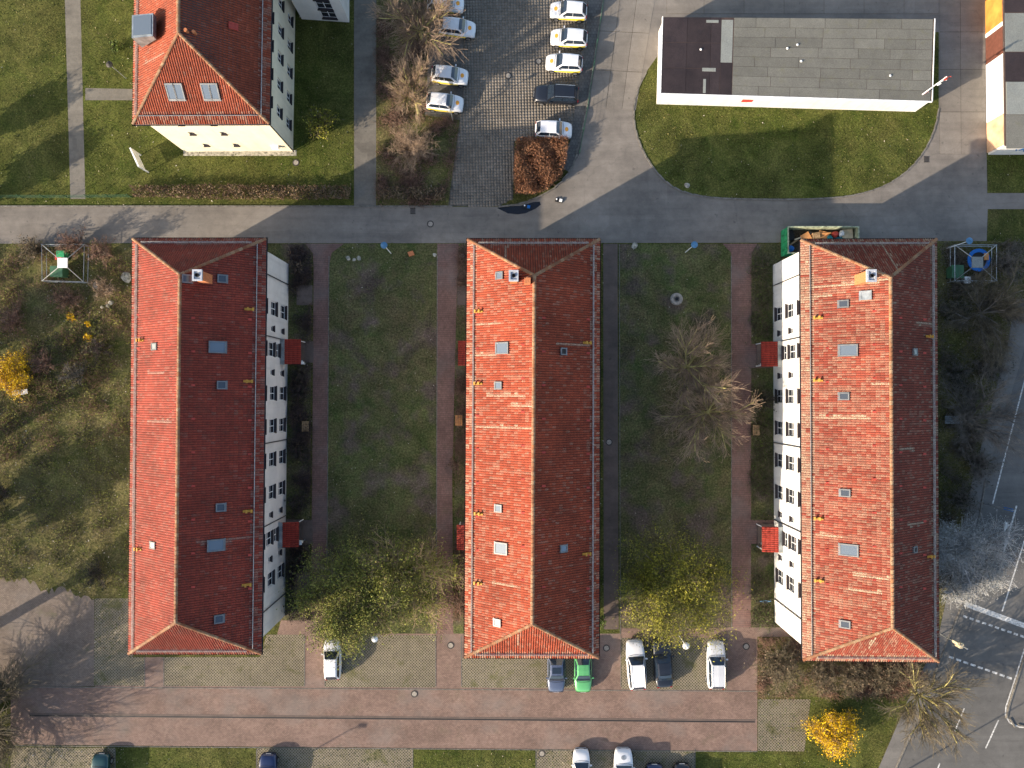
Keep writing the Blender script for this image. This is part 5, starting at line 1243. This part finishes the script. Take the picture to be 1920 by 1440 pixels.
# benches
def bench(label, px, py, rz, w=1.0, mat='wood', d=.7):
    root = empty('bench', P(px, py), R(rz), label, 'bench')
    for k in range(4): MB().box(-w/2, w/2, -d/2+k*d/4+.02, -d/2+(k+1)*d/4-.01, .42, .46).build('slat', M[mat], root)
    for s in (-1, 1):
        for t in (-1, 1): MB().box(s*(w/2-.1)-.04, s*(w/2-.1)+.04, t*(d/2-.1)-.04, t*(d/2-.1)+.04, 0, .42).build('leg', M['iron'], root)
bench('square wooden seat in the bed beside the left house path', 575, 799, 90, 1.0); bench('orange wooden seat against the west side of the middle house', 861, 788, 90, 1.0, 'woodorange'); bench('wooden seat beside the path left of the white wall', 1415, 806, 90, 1.0)
bench('long grey wooden bench on the shaded east side of the right house', 1783, 787, 0, 1.7, 'zinc', .8)
bench('white wooden bench just below the left forsythia', 43, 736, 8, 1.5, 'white', .5)
# mailbox stands beside the porches
for lb, x_, y_, s in (('white mailbox stand beside the upper porch of the left house', 569,681,1), ('white mailbox stand beside the lower porch of the left house', 567,1012,1), ('white mailbox stand beside the upper porch of the right house', 1426,684,-1), ('white mailbox stand beside the lower porch of the right house', 1428,1016,-1)):
    root = empty('mailbox_stand', P(x_, y_), 0, lb, 'mailbox')
    for k in (-1, 1): MB().tube((k*.25, 0, 0), (k*.25, 0, 1.5), .03, n=6).build('post', M['steel'], root)
    MB().box(-.3, .3, -.1, .1, .75, 1.5).build('mailbox', M['white'], root); MB().obox((0, 0, 1.56), (.4, 0, 0), (0, .18, .04), (0, 0, .015)).build('rain_lid', M['white'], root)
# fenced enclosures with a small roof plate on four struts
def enclosure(label, corners, top, zt_, plate, roofmat):
    cs = PP(corners); cen = sum(cs, Vector())/4; root = empty('enclosure', cen, 0, label, 'enclosure'); t = P(*top, zt_)-cen
    for i in range(4):
        a_, b_ = cs[i]-cen, cs[(i+1) % 4]-cen; MB().tube(a_, a_+Vector((0, 0, 1.25)), .045, n=6).build('post', M['steel'], root)
        for z in (.5, 1.2): MB().tube(a_+Vector((0, 0, z)), b_+Vector((0, 0, z)), .03, n=6).build('rail', M['steel'], root)
        s = Vector((t.x, t.y, 0))+Vector(((-1, 1, 1, -1)[i]*plate/2, (1, 1, -1, -1)[i]*plate/2, zt_)); MB().tube(a_+Vector((0, 0, 1.2)), s, .04, n=6).build('strut', M['steel'], root)
    MB().obox((t.x, t.y, zt_+.05), (plate/2+.04, 0, 0), (0, plate/2+.04, 0), (0, 0, .05)).build('roof_plate', M[roofmat], root)
    return root
enclosure('square steel enclosure with white roof plate around the green bins at the left', [(93,463),(172,463),(170,532),(94,530)], (118,493), 3.1, .85, 'white')
enclosure('square steel enclosure with grey roof plate around the blue trampoline at the right', [(1776,464),(1853,464),(1853,530),(1776,530)], (1832,492), 3.1, .95, 'feltgrey')
def bin_(label, px, py, w, d, h, mat, rz=0):
    root = empty('waste_bin', P(px, py), R(rz), label, 'bin'); MB().add([(-w*.42, -d*.42, .08), (w*.42, -d*.42, .08), (w*.42, d*.42, .08), (-w*.42, d*.42, .08), (-w/2, -d/2, h), (w/2, -d/2, h), (w/2, d/2, h), (-w/2, d/2, h)], [(3,2,1,0),(4,5,6,7),(0,1,5,4),(1,2,6,5),(2,3,7,6),(3,0,4,7)]).build('body', M[mat], root)
    MB().obox((0, 0, h+.05), (w/2+.03, 0, 0), (0, d/2+.03, 0), (0, 0, .05)).build('lid', M[mat], root)
    for s in (-1, 1): MB().tube((s*w*.4, -d*.4, .1), (s*w*.4+.04*s, -d*.4, .1), .1, n=10).build('wheel', M['rubber'], root)
bin_('large dull green bin at the front of the left enclosure', 121, 513, 1.15, 1.0, 1.2, 'greentarp'); bin_('small green bin at the back of the left enclosure', 126, 480, .7, .55, 1.0, 'skipgreen'); bin_('small red bin behind the white roof plate in the left enclosure', 121, 486, .55, .4, .9, 'red')
bin_('dull green bin left of the blue trampoline', 1782, 513, 1.1, 1.2, 1.1, 'greentarp'); bin_('small white box below the blue trampoline', 1806, 527, .55, .6, .6, 'white'); bin_('orange box beside the blue trampoline', 1840, 484, .35, .6, .7, 'woodorange')
root = empty('trampoline', P(1827, 490), 0, 'round bright blue trampoline inside the right enclosure', 'trampoline')
MB().lathe([(.78, .62), (1.12, .62), (1.12, .70), (.78, .70), (.78, .62)], 24).build('edge_pad', M['bluetarp'], root); MB().lathe([(.77, .64), (.77, .66)], 24).build('jumping_mat', M['black'], root)
for k in range(6): t = k*math.pi/3; MB().tube((math.cos(t)*1.0, math.sin(t)*1.0, 0), (math.cos(t)*1.0, math.sin(t)*1.0, .62), .03, n=5).build('leg', M['steel'], root)
# low rubber sign bases on the road
for lb, x_, y_, m2 in (('low black rubber base with a white plate on the sunlit road', 1049,376,'white'), ('low black rubber base with a blue plate on the wet patch by the kerb', 989,388,'bluetarp')):
    root = empty('temporary_sign', P(x_, y_), R(-12), lb, 'sign'); MB().box(-.42, .3, -.2, .2, 0, .1).build('rubber_foot', M['black'], root); MB().box(-.02, .26, -.14, .14, .1, .2).build('plate', M[m2], root); MB().lathe([(.08, .1), (.08, .2), (.03, .22)], 8, (-.3, .05, 0)).build('socket', M['white'], root)
# bicycle at the white wall
root = empty('bicycle', P(1432, 1124), R(8), 'blue bicycle parked at the foot of the right house wall', 'bicycle')
def ringm(cx, r, n=18, t=.025):
    m = MB()
    for i in range(n): a0, a1 = 2*math.pi*i/n, 2*math.pi*(i+1)/n; m.tube((cx+math.cos(a0)*r, 0, .34+math.sin(a0)*r), (cx+math.cos(a1)*r, 0, .34+math.sin(a1)*r), t, n=4, cap=False)
    for i in range(8): a0 = math.pi*i/4; m.tube((cx, 0, .34), (cx+math.cos(a0)*r, 0, .34+math.sin(a0)*r), .004, n=3, cap=False)
    return m
for cx in (-.52, .52): ringm(cx, .32).build('wheel', M['rubber'], root)
MB().tube((-.52, 0, .34), (-.15, 0, .85), .02).tube((-.15, 0, .85), (.4, 0, .86), .022).tube((.4, 0, .86), (-.02, 0, .36), .022).tube((-.02, 0, .36), (-.15, 0, .85), .02).tube((-.02, 0, .36), (-.52, 0, .34), .016).tube((.52, 0, .34), (.4, 0, .95), .02).build('frame', M['blue'], root)
MB().tube((.38, -.28, 1.0), (.38, .28, 1.0), .018).build('handlebar', M['black'], root); MB().obox((-.18, 0, .93), (.13, 0, 0), (0, .07, 0), (0, 0, .03)).build('saddle', M['black'], root)
# green skip with rubble
q = PP([(1477,425),(1610,425),(1610,475),(1478,475)], 1.9); cx = (q[0].x+q[1].x)/2; cy = (q[0].y+q[2].y)/2; hx = (q[1].x-q[0].x)/2; hy = (q[0].y-q[2].y)/2
root = empty('skip_container', (cx, cy, 0), 0, 'open green roll off container full of rubbish beside the right house', 'container')
MB().box(-hx, hx, -hy, hy, .15, .25).box(-hx, hx, hy-.06, hy, .25, 1.9).box(-hx, hx, -hy, -hy+.06, .25, 1.9).box(-hx, -hx+.06, -hy+.06, hy-.06, .25, 1.9).box(hx-.06, hx, -hy+.06, hy-.06, .25, 1.9).build('body', M['skipgreen'], root)
MB().box(-hx+.062, hx-.062, hy-.075, hy-.062, .3, 1.88).box(hx-.075, hx-.062, -hy+.07, hy-.07, .3, 1.88).box(-hx+.062, hx-.062, -hy+.062, -hy+.075, .3, 1.88).build('lining', M['skipin'], root)
MB().box(-hx-.04, hx+.04, hy-.08, hy+.04, 1.9, 1.97).box(-hx-.04, hx+.04, -hy-.04, -hy+.08, 1.9, 1.97).box(-hx-.04, -hx+.08, -hy+.08, hy-.08, 1.9, 1.97).box(hx-.08, hx+.04, -hy+.08, hy-.08, 1.9, 1.97).build('rim', M['skipin'], root)
for k in range(9): x_ = -hx+.4+k*(2*hx-.8)/8; MB().box(x_-.05, x_+.05, hy, hy+.07, .3, 1.88).build('rib', M['skipgreen'], root)
for k in (-.7, .0, .7): MB().box(-hx-.09, -hx, k-.05, k+.05, .4, 1.8).build('door_bar', M['skipgreen'], root)
for k in (-.9, .9): MB().tube((-hx-.2, k, .9), (-hx-.02, k, .9), .04, n=6).build('hook', M['skipgreen'], root)
for x_ in (-hx+.6, hx-.6):
    for y_ in (-hy+.3, hy-.3): MB().tube((x_, y_-.1, .1), (x_, y_+.1, .1), .1, n=10).build('roller', M['iron'], root)
def junk(name, label, cat, fx, fy, z, sx, sy, sz, rz, mat, tilt=.1, soft=False):
    m = MB()
    if soft:
        n = 10; pr = [(.5, 0), (1, .3), (.9, .7), (.5, 1)]; vs = []
        for a_, zz in pr:
            for i in range(n): t = 2*math.pi*i/n; k = a_*random.uniform(.75, 1.2); vs.append((math.cos(t)*k*sx, math.sin(t)*k*sy, zz*sz*2-sz))
        m.add(vs, [(k*n+i, k*n+(i+1) % n, (k+1)*n+(i+1) % n, (k+1)*n+i) for k in range(3) for i in range(n)]+[tuple(range(3*n, 4*n))])
    else: m.box(-sx, sx, -sy, sy, -sz, sz).box(-sx*.9, -sx*.7, -sy*.98, sy*.98, sz, sz+.015)
    o = m.build(name, M[mat]); o.location = (cx+fx*hx, cy+fy*hy, z); o.rotation_euler = (random.uniform(-tilt, tilt), random.uniform(-tilt, tilt), R(rz)); tag(o, label, cat)
MB().box(cx-hx+.1, cx+hx-.1, cy-hy+.1, cy+hy-.1, .26, .9).build('rubble_fill', M['soil'])
tag(bpy.data.objects['rubble_fill'], kind='stuff')
for a_ in (('plank','long dark plank lying diagonally in the left half of the skip','plank',-.62,.2,1.25,1.1,.08,.03,35,'wood'), ('plank','pale thin plank crossing the long dark plank in the skip','plank',-.5,.35,1.32,.9,.06,.02,20,'cream'), ('plank','reddish plank along the upper edge of the skip','plank',-.05,.55,1.3,1.2,.07,.03,4,'woodorange'),
    ('board','yellow orange board near the middle of the skip','board',-.42,.3,1.35,.45,.4,.03,30,'woodorange'), ('board','small tan box shaped board right of the yellow orange one in the skip','board',-.13,.42,1.3,.35,.3,.12,8,'wood'), ('board','rust brown panel in the middle of the skip','board',.1,.5,1.2,.5,.35,.05,-12,'woodorange'),
    ('cloth_bundle','teal cloth bundle right of the middle of the skip','cloth',.27,.2,1.25,.4,.35,.2,0,'teal',.1,True), ('cloth_bundle','larger teal cloth bundle beside the cream foam in the skip','cloth',.55,.1,1.2,.6,.35,.2,0,'teal',.1,True), ('rubbish_bag','bright red bag near the upper edge of the skip','bag',.42,.55,1.3,.38,.3,.22,0,'red',.1,True),
    ('rubbish_bag','pale lilac bag right of the red bag in the skip','bag',.6,.6,1.3,.3,.3,.2,0,'white',.1,True), ('foam_mattress','cream foam mattress at the right end of the skip','mattress',.78,.3,1.2,.5,.8,.12,5,'cream'), ('rubbish_bag','dark blue bag at the left end of the skip','bag',-.85,-.5,1.15,.4,.35,.25,0,'bluetarp',.1,True),
    ('board','dark board at the upper left corner of the skip','board',-.85,.5,1.1,.4,.5,.03,15,'black'), ('crate','green plastic crate beside the roof edge in the skip','crate',-.22,-.05,1.2,.35,.25,.15,-10,'skipgreen'), ('rubbish_bag','black bag left of the rust brown panel in the skip','bag',-.3,.62,1.15,.35,.3,.2,0,'black',.1,True)):
    junk(*a_)
# loose stones on the garage roof
for lb, x_, y_ in (('white stone on the grey garage roof, left of a pair', 1476,91), ('white stone on the grey garage roof, highest one', 1495,84), ('white stone on the middle of the grey garage roof', 1502,115), ('white stone on the grey garage roof near its lower right', 1669,142), ('white stone on the dark bitumen roof part', 1314,93)):
    m = MB().lathe([(.09, 0), (.12, .04), (.06, .1)], 7).build('stone', M['white']); m.location = P(x_, y_, 2.63); tag(m, lb, 'stone')
